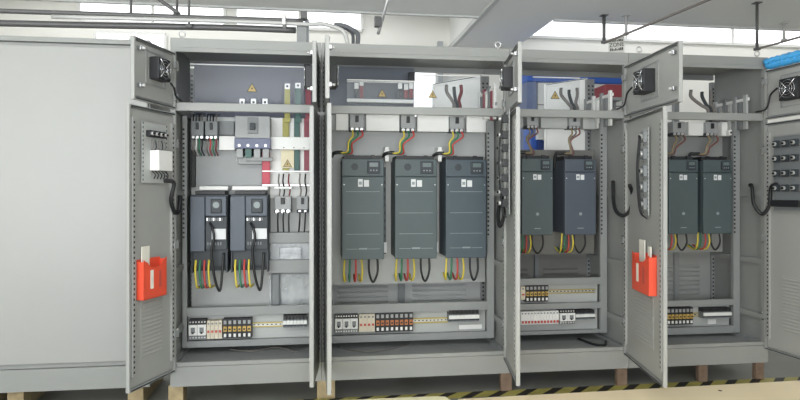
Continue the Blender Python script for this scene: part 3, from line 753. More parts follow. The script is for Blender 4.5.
# cabinet A upper part of the lower compartment
for k, (a, b) in enumerate(((191, 203.5), (205, 217.5))):
    breaker(PX(a, .3), PX(b, .3), ZP(205, 139, .3), ZP(205, 121, .3), .30, YP - .001, '%s of the two grey motor breakers at the top of the leftmost cabinet' % ('left', 'right')[k], 'small motor breakers', CONT)
    for i in range(4):
        x = PX(a + 2 + i * 3, .3); m, cn = ((GREYC, 'first grey'), (WHITE, 'white') if k == 0 else (RED, 'red'), (GRN, 'green'), (BLK, 'black') if k == 0 else (DRED, 'dark red'))[i]
        cable('breaker_lead', '%s lead below the %s motor breaker of the leftmost cabinet' % (cn, ('left', 'right')[k]), [(x, .31, ZP(205, 138, .31)), (x + .004, .295, ZP(205, 144, .3)), (x - .002, .31, ZP(205, 150, .3)), (x - .004, YP - .006, ZP(205, 155, .3))], .005, m, 'leads below the motor breakers')
        cable('breaker_lead', '%s lead above the %s motor breaker of the leftmost cabinet' % (('first black', 'second black', 'third black', 'fourth black')[i], ('left', 'right')[k]), [(x, .31, ZP(205, 122, .31)), (x + .003, .295, ZP(205, 118, .3)), (x, .33, ZP(205, 114, .3)), (x, YP - .006, ZP(205, 112, .3))], .005, (BLK, SLATE_D, BLK, GREYC)[i], 'leads above the motor breakers')
def A_box(name, lab, cat, a, b, t, bt, yf, yb, mat, group=None, bev=.003, extra=None):
    x0, x1 = PX(a, yf), PX(b, yf); z1, z0 = ZP((a + b) / 2, t, yf), ZP((a + b) / 2, bt, yf)
    mb = MB().box(x0, x1, yf, yb, z0, z1, mat, bev)
    if extra: extra(mb, x0, x1, z0, z1, yf)
    return single(mb, name, lab, cat, ((x0 + x1) / 2, yb, z0), group)
YPm = YP - .001
A_box('wiring_duct', 'short white wiring duct right of the two motor breakers, leftmost cabinet', 'wiring duct', 219, 235, 136, 150, .33, YPm, WHITE)
A_box('cover_block', 'dark grey block above the short white duct in the leftmost cabinet', 'block', 218, 234, 121, 135, .38, YPm, CONT)
# main breaker
x0, x1 = PX(235, .27), PX(270, .27); z1, z0 = ZP(252, 116, .27), ZP(252, 153, .27); h = z1 - z0; w_ = x1 - x0
rt = thing('main_breaker', 'large pale grey main breaker with blue-grey terminal shroud, leftmost open cabinet', 'circuit breaker', ((x0 + x1) / 2, YPm, z0))
part(MB().box(x0, x1, .27, YPm, z0 + .4 * h, z1, BREAK, .004), 'case', rt)
part(MB().box(x0 + .36 * w_, x0 + .66 * w_, .262, .2698, z0 + .52 * h, z1 - .01, CONT, .003), 'escutcheon', rt)
part(MB().box(x0 + .43 * w_, x0 + .58 * w_, .24, .2618, z0 + .62 * h, z0 + .8 * h, SLATE_D, .003), 'toggle', rt)
mb = MB().box(x0 - .003, x1 + .003, .262, YPm, z0 + .12 * h, z0 + .395 * h, GLAND, .003)
for i in range(4): mb.cyl((x0 + w_ * (i + .5) / 4, .258, z0 + .2 * h), (0, 1, 0), .009, .006, LUG, 10)
part(mb, 'terminal_shroud', rt)
mb = MB()
for i in range(4): mb.box(x0 + w_ * (i + .15) / 4, x0 + w_ * (i + .85) / 4, .28, YPm, z0 - .03, z0 + .115 * h, (BREAK, BUSG, BREAK, BREAK)[i])
part(mb, 'busbar_tail', rt)
A_box('busbar', 'bright red busbar rising beside the main breaker, leftmost cabinet', 'busbar', 262, 270, 152, 184, .34, .35, BUSR2)
A_box('busbar_support', 'pale grey stepped busbar bracket below the main breaker, leftmost cabinet', 'bracket', 238, 262, 156, 164, .33, YPm, BREAK)
A_box('busbar_support', 'long pale strap across below the main breaker, leftmost cabinet', 'bracket', 246, 273, 157, 161, .30, .325, PAINT_D)
# white panel behind the busbars
A_box('insulating_board', 'white insulating board behind the vertical busbars, leftmost cabinet', 'board', 270, 312, 118, 198, .40, YPm, WHITE, None, 0)
for a, b, m, nm in ((282.5, 289, OCHRE, 'ochre'), (294, 299.5, BUSG, 'dark green'), (304, 310, BUSR, 'dark red')):
    A_box('busbar', '%s vertical busbar in the lower compartment of the leftmost cabinet' % nm, 'busbar', a, b, 118, 172, .375, .385, m, 'vertical busbars')
def duct_holes(mb, x0, x1, z0, z1, yf):
    for k in range(3): mb.cyl((x0 + (x1 - x0) * (.35 + .25 * k), yf - .001, z0 + .15 * (z1 - z0)), (0, 1, 0), .004, .0015, HOLE, 8)
A_box('wiring_duct', 'broad white duct crossing in front of the busbars, leftmost cabinet', 'wiring duct', 269.5, 310, 137, 149.5, .32, .372, WHITE, None, .002, duct_holes)
mb = tri(MB(), PX(287.5, .366), .366, ZP(287, 167, .366), .03); mb.box(PX(281, .366), PX(294, .366), .3662, .3735, ZP(287, 168, .366), ZP(287, 150, .366), M('pale_yellow_card', (214, 206, 176), .6))
single(mb, 'warning_sign', 'yellow warning triangle card in front of the ochre busbar', 'warning sign', (PX(287.5, .366), .37, ZP(287, 168, .366)))
A_box('earth_rail', 'thin steel rail across the busbars above the small breakers, leftmost cabinet', 'rail', 262, 310, 184, 186.5, .33, .345, LUG)
A_box('earth_rail', 'upper thin steel rail across the busbars, leftmost cabinet', 'rail', 262, 310, 170.5, 172, .33, .345, LUG)
A_box('white_cover', 'small white tray on the steel rail above the small breakers', 'cover', 274, 292, 186.6, 189, .28, .345, WHITE)
for k, (a, b) in enumerate(((274.5, 291), (297, 308))):
    breaker(PX(a, .3), PX(b, .3), ZP(290, 213, .3), ZP(290, 196, .3), .30, YPm, ('wider small breaker below the red busbar, leftmost cabinet', 'narrower small breaker beside the right post, leftmost cabinet')[k], 'small breakers under the busbars', BREAK, 3 - k)
    for i in range(3 - k):
        px = (278, 283.5, 289)[i] if k == 0 else (300, 305.5)[i]
        cable('breaker_lead', '%s black lead dropping from the %s small breaker, leftmost cabinet' % (('left', 'middle' if k == 0 else 'right', 'right')[i], ('wider', 'narrower')[k]), [P3(px, 212, .305), P3(px - .3, 220, .3), P3(px - (1.2 if k else 0), 232, .33)], .005, BLK, 'leads under the small breakers')
    for i in range(3 - k):
        px = (279, 283.5, 289)[i] if k == 0 else (300, 305.5)[i]
        cable('breaker_lead', '%s upper lead into the %s small breaker, leftmost cabinet' % (('left', 'middle' if k == 0 else 'right', 'right')[i], ('wider', 'narrower')[k]), [P3(px, 197, .305), P3(px + 1, 190, .3), P3(px - .5, 182, .32), P3(px, 174, .35)], .005, (GREYC, BLK, DRED)[i], 'leads over the small breakers')
A_box('wiring_duct', 'upper plain grey duct right of the small drives, leftmost cabinet', 'wiring duct', 269, 310, 232.5, 243, .32, YPm, PAINT_D, 'grey ducts beside the small drives')
A_box('wiring_duct', 'lower plain grey duct right of the small drives, leftmost cabinet', 'wiring duct', 269, 310, 260, 273, .32, YPm, PAINT_D, 'grey ducts beside the small drives')
A_box('plastic_sleeve', 'glossy wrapped white packet between two grey ducts, leftmost cabinet', 'packet', 279, 302, 247, 260, .36, YPm, clear_mat('milky_film', (.9, .9, .9), .25, .45), None, .01)
mb = MB()
for k in range(2):
    zt_, zb_ = ZP(288, (243.5, 274)[k], .38), ZP(288, (259.5, 306)[k], .38)
    mb.box(PX(269, .38), PX(310, .38), .38, .384, zb_, zt_, FILM)
single(mb, 'plastic_film', 'crinkled clear film behind the grey ducts, leftmost cabinet', 'plastic film', (PX(290, .38), .384, ZP(288, 306, .38)))
A_box('curved_strap', 'rounded grey strap end below the lower grey duct, leftmost cabinet', 'strap', 271, 280, 273.5, 306, .345, .375, CONT, None, .012)
# white pads on top of the small drives
for k, (a, b) in enumerate(((199, 228), (232, 268))):
    A_box('foam_pad', 'white wrapped pad lying above the %s small drive' % ('left', 'right')[k], 'pad', a, b, 186, 190.3, .27, YPm, WHITE, 'white pads above the small drives', .006)
gs = A_box('grey_sheet', 'wide pale grey sheet panel between breakers and drives, leftmost cabinet', 'panel', 197, 262, 150, 185.5, .405, YPm, BREAK, None, 0)
text_mesh('INT', .042, M('pale_print', (196, 198, 200), .6), gs, Matrix.Translation((PX(241, .404) - gs.location.x, .404 - gs.location.y, ZP(241, 161.5, .404) - gs.location.z)) @ Matrix.Rotation(R(90), 4, 'X'), 'lettering')
A_box('black_strip', 'vertical black strip beside the left post above the small drives', 'strip', 191, 195, 150, 187, .38, YPm, BLACK)

# ------------------------------------------------------------------ DIN rail rows
def rowspan(name, lab, cat, a, b, t, bt, n, fn, group, yf=.23):
    zc = (a + b) / 2; xs = [PX(a + (b - a) * i / n, yf) for i in range(n + 1)]
    z1, z0 = ZP(zc, t, yf), ZP(zc, bt, yf)
    ordn = ['first', 'second', 'third', 'fourth', 'fifth', 'sixth', 'seventh', 'eighth', 'ninth', 'tenth', 'eleventh', 'twelfth']
    for i in range(n):
        mb = MB(); fn(mb, xs[i] + .0008, xs[i + 1] - .0008, z0, z1, yf)
        single(mb, name, (lab % (ordn[i] if n > 1 else '')).replace('  ', ' ').strip(), cat, ((xs[i] + xs[i + 1]) / 2, YM + .05, z0), group)
YT = YM + .0485
def contactor(mb, x0, x1, z0, z1, yf):
    h = z1 - z0; w_ = x1 - x0
    mb.box(x0, x1, yf, YT, z0 + .22 * h, z0 + .75 * h, WHITE, .002); mb.box(x0, x1, yf + .012, YT, z0, z0 + .215 * h, CONT); mb.box(x0, x1, yf + .01, YT, z0 + .755 * h, z1, BLACK)
    mb.box(x0 + .25 * w_, x0 + .75 * w_, yf - .002, yf, z0 + .35 * h, z0 + .62 * h, CONT)
    mb.box(x0 + .35 * w_, x0 + .6 * w_, yf - .003, yf - .002, z0 + .3 * h, z0 + .4 * h, BLACK)
    for i in range(3): mb.cyl((x0 + w_ * (i + .5) / 3, yf + .006, z0 + .88 * h), (0, 1, 0), w_ * .1, .005, LUG, 8); mb.cyl((x0 + w_ * (i + .5) / 3, yf + .009, z0 + .1 * h), (0, 1, 0), w_ * .1, .005, LUG, 8)
def mcb(red):
    def f(mb, x0, x1, z0, z1, yf):
        h = z1 - z0; mb.box(x0, x1, yf + .005, YT, z0, z1, BEIGE if not red else WHITE, .001); mb.box(x0, x1, yf, yf + .005, z0 + .28 * h, z0 + .72 * h, BEIGE if not red else WHITE)
        mb.box(x0 + .2 * (x1 - x0), x1 - .2 * (x1 - x0), yf - .007, yf, z0 + (.36 if not red else .12) * h, z0 + (.48 if not red else .3) * h, REDM)
        mb.box(x0 + .25 * (x1 - x0), x1 - .25 * (x1 - x0), yf + .003, yf + .005, z0 + .8 * h, z0 + .9 * h, CONT)
    return f
def relay(mt):
    def f(mb, x0, x1, z0, z1, yf):
        h = z1 - z0; w_ = x1 - x0
        mb.box(x0, x1, yf + .01, YT, z0, z1, BLACK); mb.box(x0 + .12 * w_, x1 - .12 * w_, yf, yf + .01, z0 + .36 * h, z0 + .62 * h, mt, .001)
        mb.box(x0 + .28 * w_, x1 - .28 * w_, yf - .002, yf, z0 + .44 * h, z0 + .52 * h, BLACK)
        mb.box(x0 + .2 * w_, x1 - .2 * w_, yf + .004, yf + .01, z0 + .74 * h, z0 + .92 * h, BREAK); mb.box(x0 + .25 * w_, x1 - .25 * w_, yf + .004, yf + .01, z0 + .08 * h, z0 + .24 * h, WHITE)
    return f
def term(mb, x0, x1, z0, z1, yf):
    h = z1 - z0; mb.box(x0, x1, yf + .01, YT, z0 + .2 * h, z0 + .72 * h, CONT); mb.box(x0, x1, yf, yf + .01, z0 + .42 * h, z0 + .66 * h, WHITE)
    mb.box(x0, x1, yf + .004, yf + .0098, z0 + .3 * h, z0 + .4 * h, SLATE_D); mb.box(x0 + .001, x1 - .001, yf + .012, YT, z0 + .725 * h, z1, BLACK)
def din(a, b, t, bt, key, lab, mat=GOLD):
    x0, x1 = PX(a, YT - .02), PX(b, YT - .02); z1, z0 = ZP((a + b) / 2, t, YT - .02), ZP((a + b) / 2, bt, YT - .02); zm = (z0 + z1) / 2
    y0 = YT + .0005
    mb = MB().box(x0, x1, y0 - .008, y0, z0, z0 + .25 * (z1 - z0), mat); mb.box(x0, x1, y0 - .008, y0, z1 - .25 * (z1 - z0), z1, mat); mb.box(x0, x1, y0 - .002, y0, z0, z1, LUG)
    n = int((x1 - x0) / .025)
    for i in range(n): mb.box(x0 + (i + .3) * (x1 - x0) / n, x0 + (i + .7) * (x1 - x0) / n, y0 - .0028, y0 - .002, zm - .003, zm + .003, HOLE)
    single(mb, 'mounting_rail', lab, 'rail', ((x0 + x1) / 2, y0, z0), 'slotted mounting rails')
def wires_row(a, b, t, key, lab, n=9):
    pass
# A
rowspan('contactor', '%s white-faced contactor in the leftmost cabinet\'s terminal row', 'contactor', 188.5, 206, 320, 340, 2, contactor, 'contactors, leftmost cabinet')
rowspan('miniature_breaker', '%s beige miniature breaker in the leftmost cabinet\'s terminal row', 'miniature breaker', 206.5, 222, 321, 339, 4, mcb(False), 'beige miniature breakers, leftmost cabinet')
rowspan('interface_relay', '%s amber interface relay in the leftmost cabinet\'s terminal row', 'relay', 222.5, 251.5, 319, 338.5, 6, relay(RELY), 'amber relays, leftmost cabinet')
din(251.8, 282.5, 322.5, 327.5, 'A', 'bare brass-coloured slotted rail in the leftmost cabinet\'s terminal row')
rowspan('terminal_block', '%s terminal block at the right of the leftmost cabinet\'s row', 'terminal block', 283, 307, 315.5, 331, 7, term, 'terminal blocks, leftmost cabinet')
# B
rowspan('contactor', '%s white-faced contactor in the three-drive cabinet\'s terminal row', 'contactor', 335, 358, 314, 333.5, 3, contactor, 'contactors, three-drive cabinet')
rowspan('miniature_breaker', '%s beige miniature breaker in the three-drive cabinet\'s row', 'miniature breaker', 359, 375, 314.5, 332, 4, mcb(False), 'beige miniature breakers, three-drive cabinet')
rowspan('interface_relay', '%s orange interface relay in the three-drive cabinet\'s terminal row', 'relay', 375.5, 413.5, 313, 332, 8, relay(RELO), 'orange relays, three-drive cabinet')
din(413.8, 448, 318, 323.5, 'B', 'bare yellowish slotted rail in the three-drive cabinet\'s terminal row')
rowspan('terminal_block', '%s terminal block at the right of the three-drive cabinet\'s row', 'terminal block', 449, 479.5, 310.5, 325, 8, term, 'terminal blocks, three-drive cabinet')
A_box('label_strip', 'small white marker plate below the terminals of the three-drive cabinet', 'marker plate', 459, 482, 324.8, 329, YM + .04, YT, WHITE, None, 0)
# C
rowspan('end_clamp', '%s pale end clamp at the left of the narrow cabinet\'s upper shelf', 'clamp', 521, 525.5, 287, 300, 1, mcb(False), None)
rowspan('interface_relay', '%s amber relay on the narrow cabinet\'s upper shelf', 'relay', 526, 549, 285.5, 302, 6, relay(RELY), 'amber relays, narrow cabinet')
din(549.3, 596, 289.5, 293.5, 'C', 'long bare slotted rail on the narrow cabinet\'s upper shelf')
rowspan('miniature_breaker', '%s white miniature breaker with red lever, narrow cabinet\'s lower shelf', 'miniature breaker', 521, 559, 311.5, 324.5, 12, mcb(True), 'red-levered miniature breakers')
rowspan('contactor', '%s black and white contactor on the narrow cabinet\'s lower shelf', 'contactor', 560, 575.5, 309.5, 324.5, 2, contactor, 'contactors, narrow cabinet')
rowspan('terminal_block', '%s terminal block on the narrow cabinet\'s lower shelf', 'terminal block', 576, 595.5, 310.5, 322, 6, term, 'terminal blocks, narrow cabinet')
# D
rowspan('interface_relay', '%s amber relay in the rightmost cabinet\'s terminal row', 'relay', 667.5, 694, 308, 325, 7, relay(RELY), 'amber relays, rightmost cabinet')
din(694.3, 703.5, 313, 317, 'D', 'short bare slotted rail in the rightmost cabinet\'s terminal row')
rowspan('terminal_block', '%s terminal block in the rightmost cabinet\'s row', 'terminal block', 704, 732, 308.5, 321, 7, term, 'terminal blocks, rightmost cabinet')
A_box('label_strip', 'small white marker plate below the terminals of the rightmost cabinet', 'marker plate', 708, 716, 319, 324, YM + .04, YT, WHITE, None, 0)
# loose wires lying in trays
cable('loose_wire', 'thin pale wire lying in the tray of the three-drive cabinet', [(1.02, .30, .256), (1.12, .20, .256), (1.22, .16, .256), (1.36, .22, .256), (1.5, .34, .256)], .004, GREYC)
cable('loose_wire', 'thin pale wire lying in the tray of the leftmost cabinet', [(.3, .35, .256), (.45, .28, .256), (.6, .36, .256), (.74, .22, .256)], .004, GREYC)
cable('loose_wire', 'thick black wire lying in the tray right of the narrow cabinet', [(2.70, .30, .26), (2.74, .14, .26), (2.80, .1, .262), (2.86, .2, .262)], .008, BLK)

# ------------------------------------------------------------------ upper compartments
def cover(a, b, t, bt, yf, lab, tris=()):
    x0, x1 = PX(a, yf), PX(b, yf); zc = (a + b) / 2; z1 = ZP(zc, t, yf); z0 = ZR1 + .002 if bt is None else ZP(zc, bt, yf)
    r_ = thing('clear_cover', lab, 'clear cover', ((x0 + x1) / 2, yf, z0), 'clear plastic covers in the upper compartments')
    part(MB().box(x0, x1, yf, yf + .004, z0, z1, CLEAR), 'sheet', r_)
    part(MB().box(x0, x1, yf - .003, yf + .012, z1 + .0002, z1 + .006, WHITE), 'top_edge', r_)
    for i, (px, py, s_) in enumerate(tris):
        x, z = P(px, py, yf); part(tri(MB(), x, yf - .0005, z, s_), 'warning_triangle', r_, 'small yellow and black warning triangle')
    return r_
cover(190, 304, 66, None, .16, 'clear plastic cover across the upper compartment of the leftmost cabinet', [(252, 92, .033)])
cover(347, 415, 81, None, .16, 'clear plastic cover with triangle over the left of three-drive cabinet', [(382, 97, .03)])
cover(417, 480, 76, None, .16, 'clear plastic cover with triangle before the bright opening, three-drive cabinet', [(432.5, 98, .03)])
cover(533, 580, 78, None, .16, 'clear plastic cover with triangle in the narrow cabinet', [(555, 99, .033)])
# cross member that carries things at the back of each upper compartment: busbars seen over the middle rail
for a, b, t, m, nm in ((284.5, 290, 84, OCHRE, 'ochre'), (295, 301, 83, BUSG, 'dark green'), (305.5, 311, 74, BUSR, 'dark red')):
    x0, x1 = PX(a, .35), PX(b, .35); z1 = ZP(297, t, .35)
    mb = MB().box(x0, x1, .35, .36, ZR0 - .02, z1, m); mb.box(x0 + .002, x1 - .002, .344, .35, z1 - .035, z1, LUG); mb.cyl(((x0 + x1) / 2, .338, z1 - .018), (0, 1, 0), .008, .008, SLATE_D, 8)
    single(mb, 'busbar', '%s busbar with bolted lug in the upper compartment of leftmost cabinet' % nm, 'busbar', ((x0 + x1) / 2, .36, ZR0 - .02), 'upper compartment busbars')
for k, px in enumerate((242, 253.5, 265)):
    x, z = P(px, 103, .3); mb = MB().box(x - .018, x + .018, .3, .33, z - .03, z + .03, LUG, .003); mb.cyl((x, .297, z + .005), (0, 1, 0), .009, .006, SLATE_D, 8)
    single(mb, 'terminal_lug', '%s tinned bolted lug above the main breaker, leftmost cabinet' % ('left', 'middle', 'right')[k], 'terminal lug', (x, .33, z - .03), 'bolted lugs above the main breaker')
A_box('black_block', 'black insulator block beside the right post in the upper leftmost compartment', 'block', 304, 310.5, 64, 88, .3, .34, BLACK)
for k, (px, t, m) in enumerate(((356.5, 83, SLATE_D), (361.5, 80, DRED), (400, 83, SLATE_D), (406, 84, DRED), (411, 83, DRED))):
    x, z1 = P(px, t, .35); z0 = ZP(px, 98, .35); mb = MB().box(x - .013, x + .013, .35, .358, z0, z1, m)
    mb.box(x - .014, x + .014, .344, .35, z1 - .04, z1, WHITE)
    single(mb, 'busbar', ('dark busbar with white cap, left of the pair in the three-drive cabinet', 'red-brown busbar with tall white cap in the three-drive cabinet', 'dark busbar with white cap beside the bright opening', 'left red-brown busbar beside the bright opening, three-drive cabinet', 'right red-brown busbar touching the bright opening, three-drive cabinet')[k], 'busbar', (x, .358, z0), 'capped busbars in the three-drive cabinet')
A_box('insulating_strip', 'long white insulating strip low in the upper compartment, three-drive cabinet', 'insulating strip', 347, 415, 99, 102.5, .33, .36, WHITE)
A_box('insulating_strip', 'thin white rail across the busbar caps, three-drive cabinet', 'insulating strip', 347, 415, 81.3, 82.6, .362, .37, WHITE)
A_box('black_block', 'black fan-like block at the edge of the bright opening, three-drive cabinet', 'block', 409, 415, 72, 82, .36, .40, BLACK)
# rear doors swung open behind B, C and D
REARW = M('rear_door_white', (246, 247, 244), .5, var=.02)
def reardoor(key, hx, wd, ang, z0, z1, label=None):
    a = R(ang); rl = CAB[key].location
    mb = MB().box(-wd, 0, 0, .016, z0, z1, REARW); mb.box(-wd, 0, -.006, 0, z1 - .02, z1, REARW); mb.box(-wd, -wd + .02, -.006, 0, z0, z1 - .02, REARW)
    mb.box(-wd + .02, 0, -.009, -.006, z1 - .008, z1 - .003, SLATE_D)
    mb.build('rear_door', parent=CAB[key], loc=(hx - rl.x, DEPTH + .004 - rl.y, -rl.z), rotz=-a)
reardoor('B', 2.085, .50, 54, .3, 2.165)
reardoor('C', 2.905, .38, 56, .3, 2.165)
reardoor('D', 3.62, .34, 75, .3, 2.12)
part(MB().box(3.60, 3.64, DEPTH - .035, DEPTH, .3, 2.15, PAINT_D), 'rear_mullion', CAB['D'])
# bent supply cables rising from the breakers in the upper compartments
for key, pts, nm in (('B', (446.5, 454, 461), 'three-drive cabinet'), ('C', (561, 569, 577), 'narrow cabinet'), ('D', (691, 702, 711), 'rightmost cabinet')):
    y_ = {'B': 85, 'C': 88, 'D': 90}[key]; tgt = {'B': 457, 'C': 574.5, 'D': 711}[key]; base = {'B': 112, 'C': 112, 'D': 119}[key]
    for i, px in enumerate(pts):
        m = (GREYC, SLATE_D, (DRED if key == 'B' else GREYC))[i]
        c_ = [P3(px, y_ + (0, 2, 0)[i], .38), P3(px + .3, y_ + 7, .375), P3(px + (tgt - px) * .5, y_ + 15, .36), P3(tgt + (i - 1) * 3, y_ + 20, .34), P3(tgt + (i - 1) * 4, base + 3, .32)]
        cable('supply_cable', '%s thick supply cable rising behind the rail of the %s' % (('left', 'middle', 'right')[i], nm), c_, .012, m, 'supply cables in the upper compartments')
# opened sides: ladder-like terminal bars seen between posts
def ladder(key, xx, y0, y1, zt, mats, lab, n=7):
    r_ = thing('busbar_ladder', lab, 'busbar holder', (xx, (y0 + y1) / 2, zt - .22), 'busbar holders at the cabinet sides')
    part(MB().box(xx - .006, xx + .006, y0, y1, zt - .02, zt, WHITE), 'top_bar', r_)
    part(MB().box(xx - .006, xx + .006, y0, y1, zt - .13, zt - .11, PAINT_D), 'lower_bar', r_)
    for i in range(n):
        yy = y0 + (y1 - y0) * (i + .5) / n
        part(MB().box(xx - .012, xx + .004, yy - .016, yy + .016, zt - .22, zt - .022 if i % 2 else zt + .02, mats[i % len(mats)]), 'clamp', r_)
ladder('B', 2.045, .10, .54, 2.00, (WHITE, BUSR, CONT), 'pale busbar holder with red clamps at the side of three-drive cabinet')
ladder('C', 2.86, .10, .54, 1.97, (WHITE, CONT, PAINT_D, WHITE), 'pale busbar holder at the right side of the narrow cabinet', 7)
ladder('D', 3.87, .10, .54, 1.96, (PLATE, CONT, BREAK), 'grey busbar holder at the right side of the rightmost cabinet', 8)
A_box('junction_strip', 'small pale chip on the rail at the top right of three-drive cabinet', 'marker', 484, 494, 116.5, 119, .22, .25, WHITE)
A_box('small_device', 'white device with dark slot right of the last breaker, rightmost cabinet', 'device', 729, 738, 130, 135, .27, .309, WHITE, None, .002, lambda mb, x0, x1, z0, z1, yf: mb.box(x0 + .01, x1 - .01, yf - .001, yf, z0 + .01, z1 - .012, BLACK))

# ------------------------------------------------------------------ behind the row
# blue-topped white roller cabinet seen through the narrow cabinet
BLUE = M('blue_paint', (48, 92, 178), .5, var=.05)
x0, x1 = PX(527, 1.9), PX(640, 1.9)
r_ = thing('storage_unit', 'white slatted unit with a blue top behind the narrow cabinet', 'storage unit', ((x0 + x1) / 2, 2.1, 0))
zt = ZP(560, 69, 1.9)
part(MB().box(x0, x1, 1.9, 2.4, zt - .13, zt, BLUE, .01), 'blue_header', r_)
mb = MB().box(x0 + .12, x1, 1.93, 2.35, .0, zt - .132, WHITE)
for i in range(14): mb.box(x0 + .12, x1, 1.925, 1.93, .2 + i * .15, .21 + i * .15, CONT)
part(mb, 'slatted_body', r_)
for xa in (x0, x1 + .002): part(MB().box(xa, xa + .1, 1.9, 2.35, 0, zt - .132, M('faded_blue_column', (104, 118, 152), .5) if xa == x0 else BLUE), 'blue_column', r_)
mb = MB().box(PX(600, 1.6), PX(608, 1.6) + .09, 1.5, 1.75, ZP(600, 97, 1.5), ZP(600, 84, 1.5), M('maroon_box', (140, 60, 68), .6), .01)
mb.box(PX(598, 1.6), PX(600, 1.6) + .16, 1.48, 1.78, ZP(600, 97, 1.5) - .03, ZP(600, 97, 1.5) - .001, PAINT_D)
for xa in (PX(598, 1.6), PX(600, 1.6) + .13): mb.box(xa, xa + .03, 1.6, 1.63, 0, ZP(600, 97, 1.5) - .03, PAINT_D)
single(mb, 'crate_stand', 'maroon crate on a grey stand behind the narrow cabinet\'s right side', 'crate', (PX(602, 1.6), 1.6, 0))
x0 = PX(531, 1.2)
mb = MB().box(x0, x0 + .11, 1.2, 1.4, 0, ZP(540, 128, 1.2), BLUE, .01)
mb.box(x0 + .04, x0 + .16, 1.15, 1.199, ZP(540, 140, 1.2), ZP(540, 127, 1.2), WHITE); mb.box(x0 + .05, x0 + .12, 1.149, 1.1995, ZP(540, 152, 1.2), ZP(540, 141, 1.2), M('navy_label', (40, 60, 120), .5))
single(mb, 'blue_machine', 'small blue machine with white panel seen above the narrow cabinet\'s left drive', 'machine', (x0 + .05, 1.3, 0))
# closed cabinets left of the row
def closed(x0, x1, lab):
    r_ = thing('closed_cabinet', lab, 'electrical cabinet', ((x0 + x1) / 2, .35, 0), 'closed cabinets left of the row')
    part(MB().box(x0, x1, .05, .65, .12, .25, PAINT), 'plinth', r_); part(MB().box(x0 + .002, x1 - .002, .07, .65, .252, 2.18, PAINT), 'body', r_)
    part(MB().box(x0, x1, .04, .65, 2.182, 2.21, PAINT), 'roof', r_)
    d_ = part(MB().box(x0 + .01, x1 - .01, .05, .0695, .28, 2.16, INNER, .004), 'door', r_)
    mb = MB().box(x1 - .08, x1 - .055, .035, .0495, 1.1, 1.28, SLATE_D, .004); mb.build('handle', parent=d_, org=r_.location)
    part(MB().box(x0 + .05, x0 + .14, .1, .6, 0.003, .1198, WOOD), 'wooden_skid', r_); part(MB().box(x1 - .14, x1 - .05, .1, .6, 0.003, .1198, WOOD), 'wooden_skid', r_)
closed(-1.0, -.13, 'closed pale grey cabinet standing just left of the row, behind the open door')
closed(-1.9, -1.01, 'farther closed pale grey cabinet at the left end of the row')

# ------------------------------------------------------------------ overhead services
PIPE = M('dark_conduit', (98, 98, 98), .5, .3); PIPEL = M('pale_conduit', (188, 188, 186), .45, .1)
xE = PX(303, .35)
zA = ZP(200, 17.5, .35); zB = ZP(200, 22.5, .35)
cable('ceiling_conduit', 'upper dark conduit running above the leftmost cabinets', [(-3.2, .35, zA - .02), (-1, .35, zA - .005), (.2, .35, zA), (xE, .35, zA + .003)], .016, PIPE, 'dark conduits above the cabinets', 'conduit')
cable('ceiling_conduit', 'lower dark conduit running above the leftmost cabinets', [(-3.2, .42, zB - .05), (-1, .42, zB - .03), (.2, .42, zB - .01), (xE - .05, .42, zB - .01)], .022, PIPE, 'dark conduits above the cabinets', 'conduit')
cable('ceiling_conduit', 'pale conduit bending down onto the roof of the three-drive cabinet', [(-.8, .34, zB + .0), (.3, .34, zB + .012), (xE + .02, .34, zB + .012), P3(322, 24, .34), P3(337, 28, .34), P3(345, 34, .33), (PX(350, .32), .32, ZT + .003)], .014, PIPEL, None, 'conduit')
cable('roof_cable', 'thick dark cable curling down into the roof of the three-drive cabinet', [P3(334, 25, .38), P3(344, 26, .38), P3(354, 31, .38), P3(358, 36, .36), (PX(356, .35), .35, ZT + .003)], .017, M('dark_grey_cable', (92, 94, 98), .5), 'dark cables on the roof')
cable('roof_cable', 'second dark cable curling beside the first on the roof', [P3(337, 26, .44), P3(347, 29, .44), P3(353, 36, .42), (PX(352, .40), .40, ZT + .003)], .012, MATS['dark_grey_cable'], 'dark cables on the roof')
def hanger(px, t, bt, y, lab, r=.008, m=PIPE, ztop=None, clampz=True):
    x, zb_ = P(px, bt, y); zt_ = (2.8998 if y < 1.6 else 3.4998) if t <= 0 else ZP(px, t, y)
    if ztop: zt_ = ztop
    mb = MB().cyl((x, y, zb_), (0, 0, 1), r, zt_ - zb_, m, 8); mb.box(x - .02, x + .02, y - .02, y + .02, zb_ - .012, zb_ + .012, m, .003)
    if zt_ > 2.89: mb.box(x - .03, x + .03, y - .03, y + .03, zt_ - .006, zt_, m)
    single(mb, 'hanger_rod', lab, 'hanger rod', (x, y, zb_), 'hanger rods from the ceiling')
hanger(131, 0, 15, .385, 'dark hanger rod holding the conduits far left, above the open door')
hanger(177, 0, 14, .385, 'dark hanger rod beside the diagonal strut above the leftmost cabinet')
hanger(189, 0, 26, .385, 'hanger rod right of the diagonal strut above the leftmost cabinet')
cable('diagonal_strut', 'dark diagonal strut rising left from the conduits to the ceiling', [P3(178, 13, .31), P3(160, 0, .31), P3(95, -47, .31)], .012, PIPE, None, 'strut')
x, z = P(284, 20, .34)
mb = MB().box(x - .012, x + .012, .30, .46, z - .04, z + .04, WHITE, .004); single(mb, 'conduit_clip', 'white plastic clip gripping the conduits near their right end', 'clip', (x, .38, z - .04))
x, z = P(304, 15, .35)
mb = MB().box(x - .022, x + .022, .32, .40, z - .03, z + .02, PIPE, .004); single(mb, 'junction_box', 'small dark end box on the upper conduit', 'junction box', (x, .36, z - .03))
mb = MB().box(PX(297, .4), PX(307, .4), .36, .46, ZT + .001, ZP(300, 27, .4), PAINT_D, .004); mb.box(PX(305, .4), PX(309, .4), .37, .45, ZT + .001, ZP(300, 20, .4), CONT)
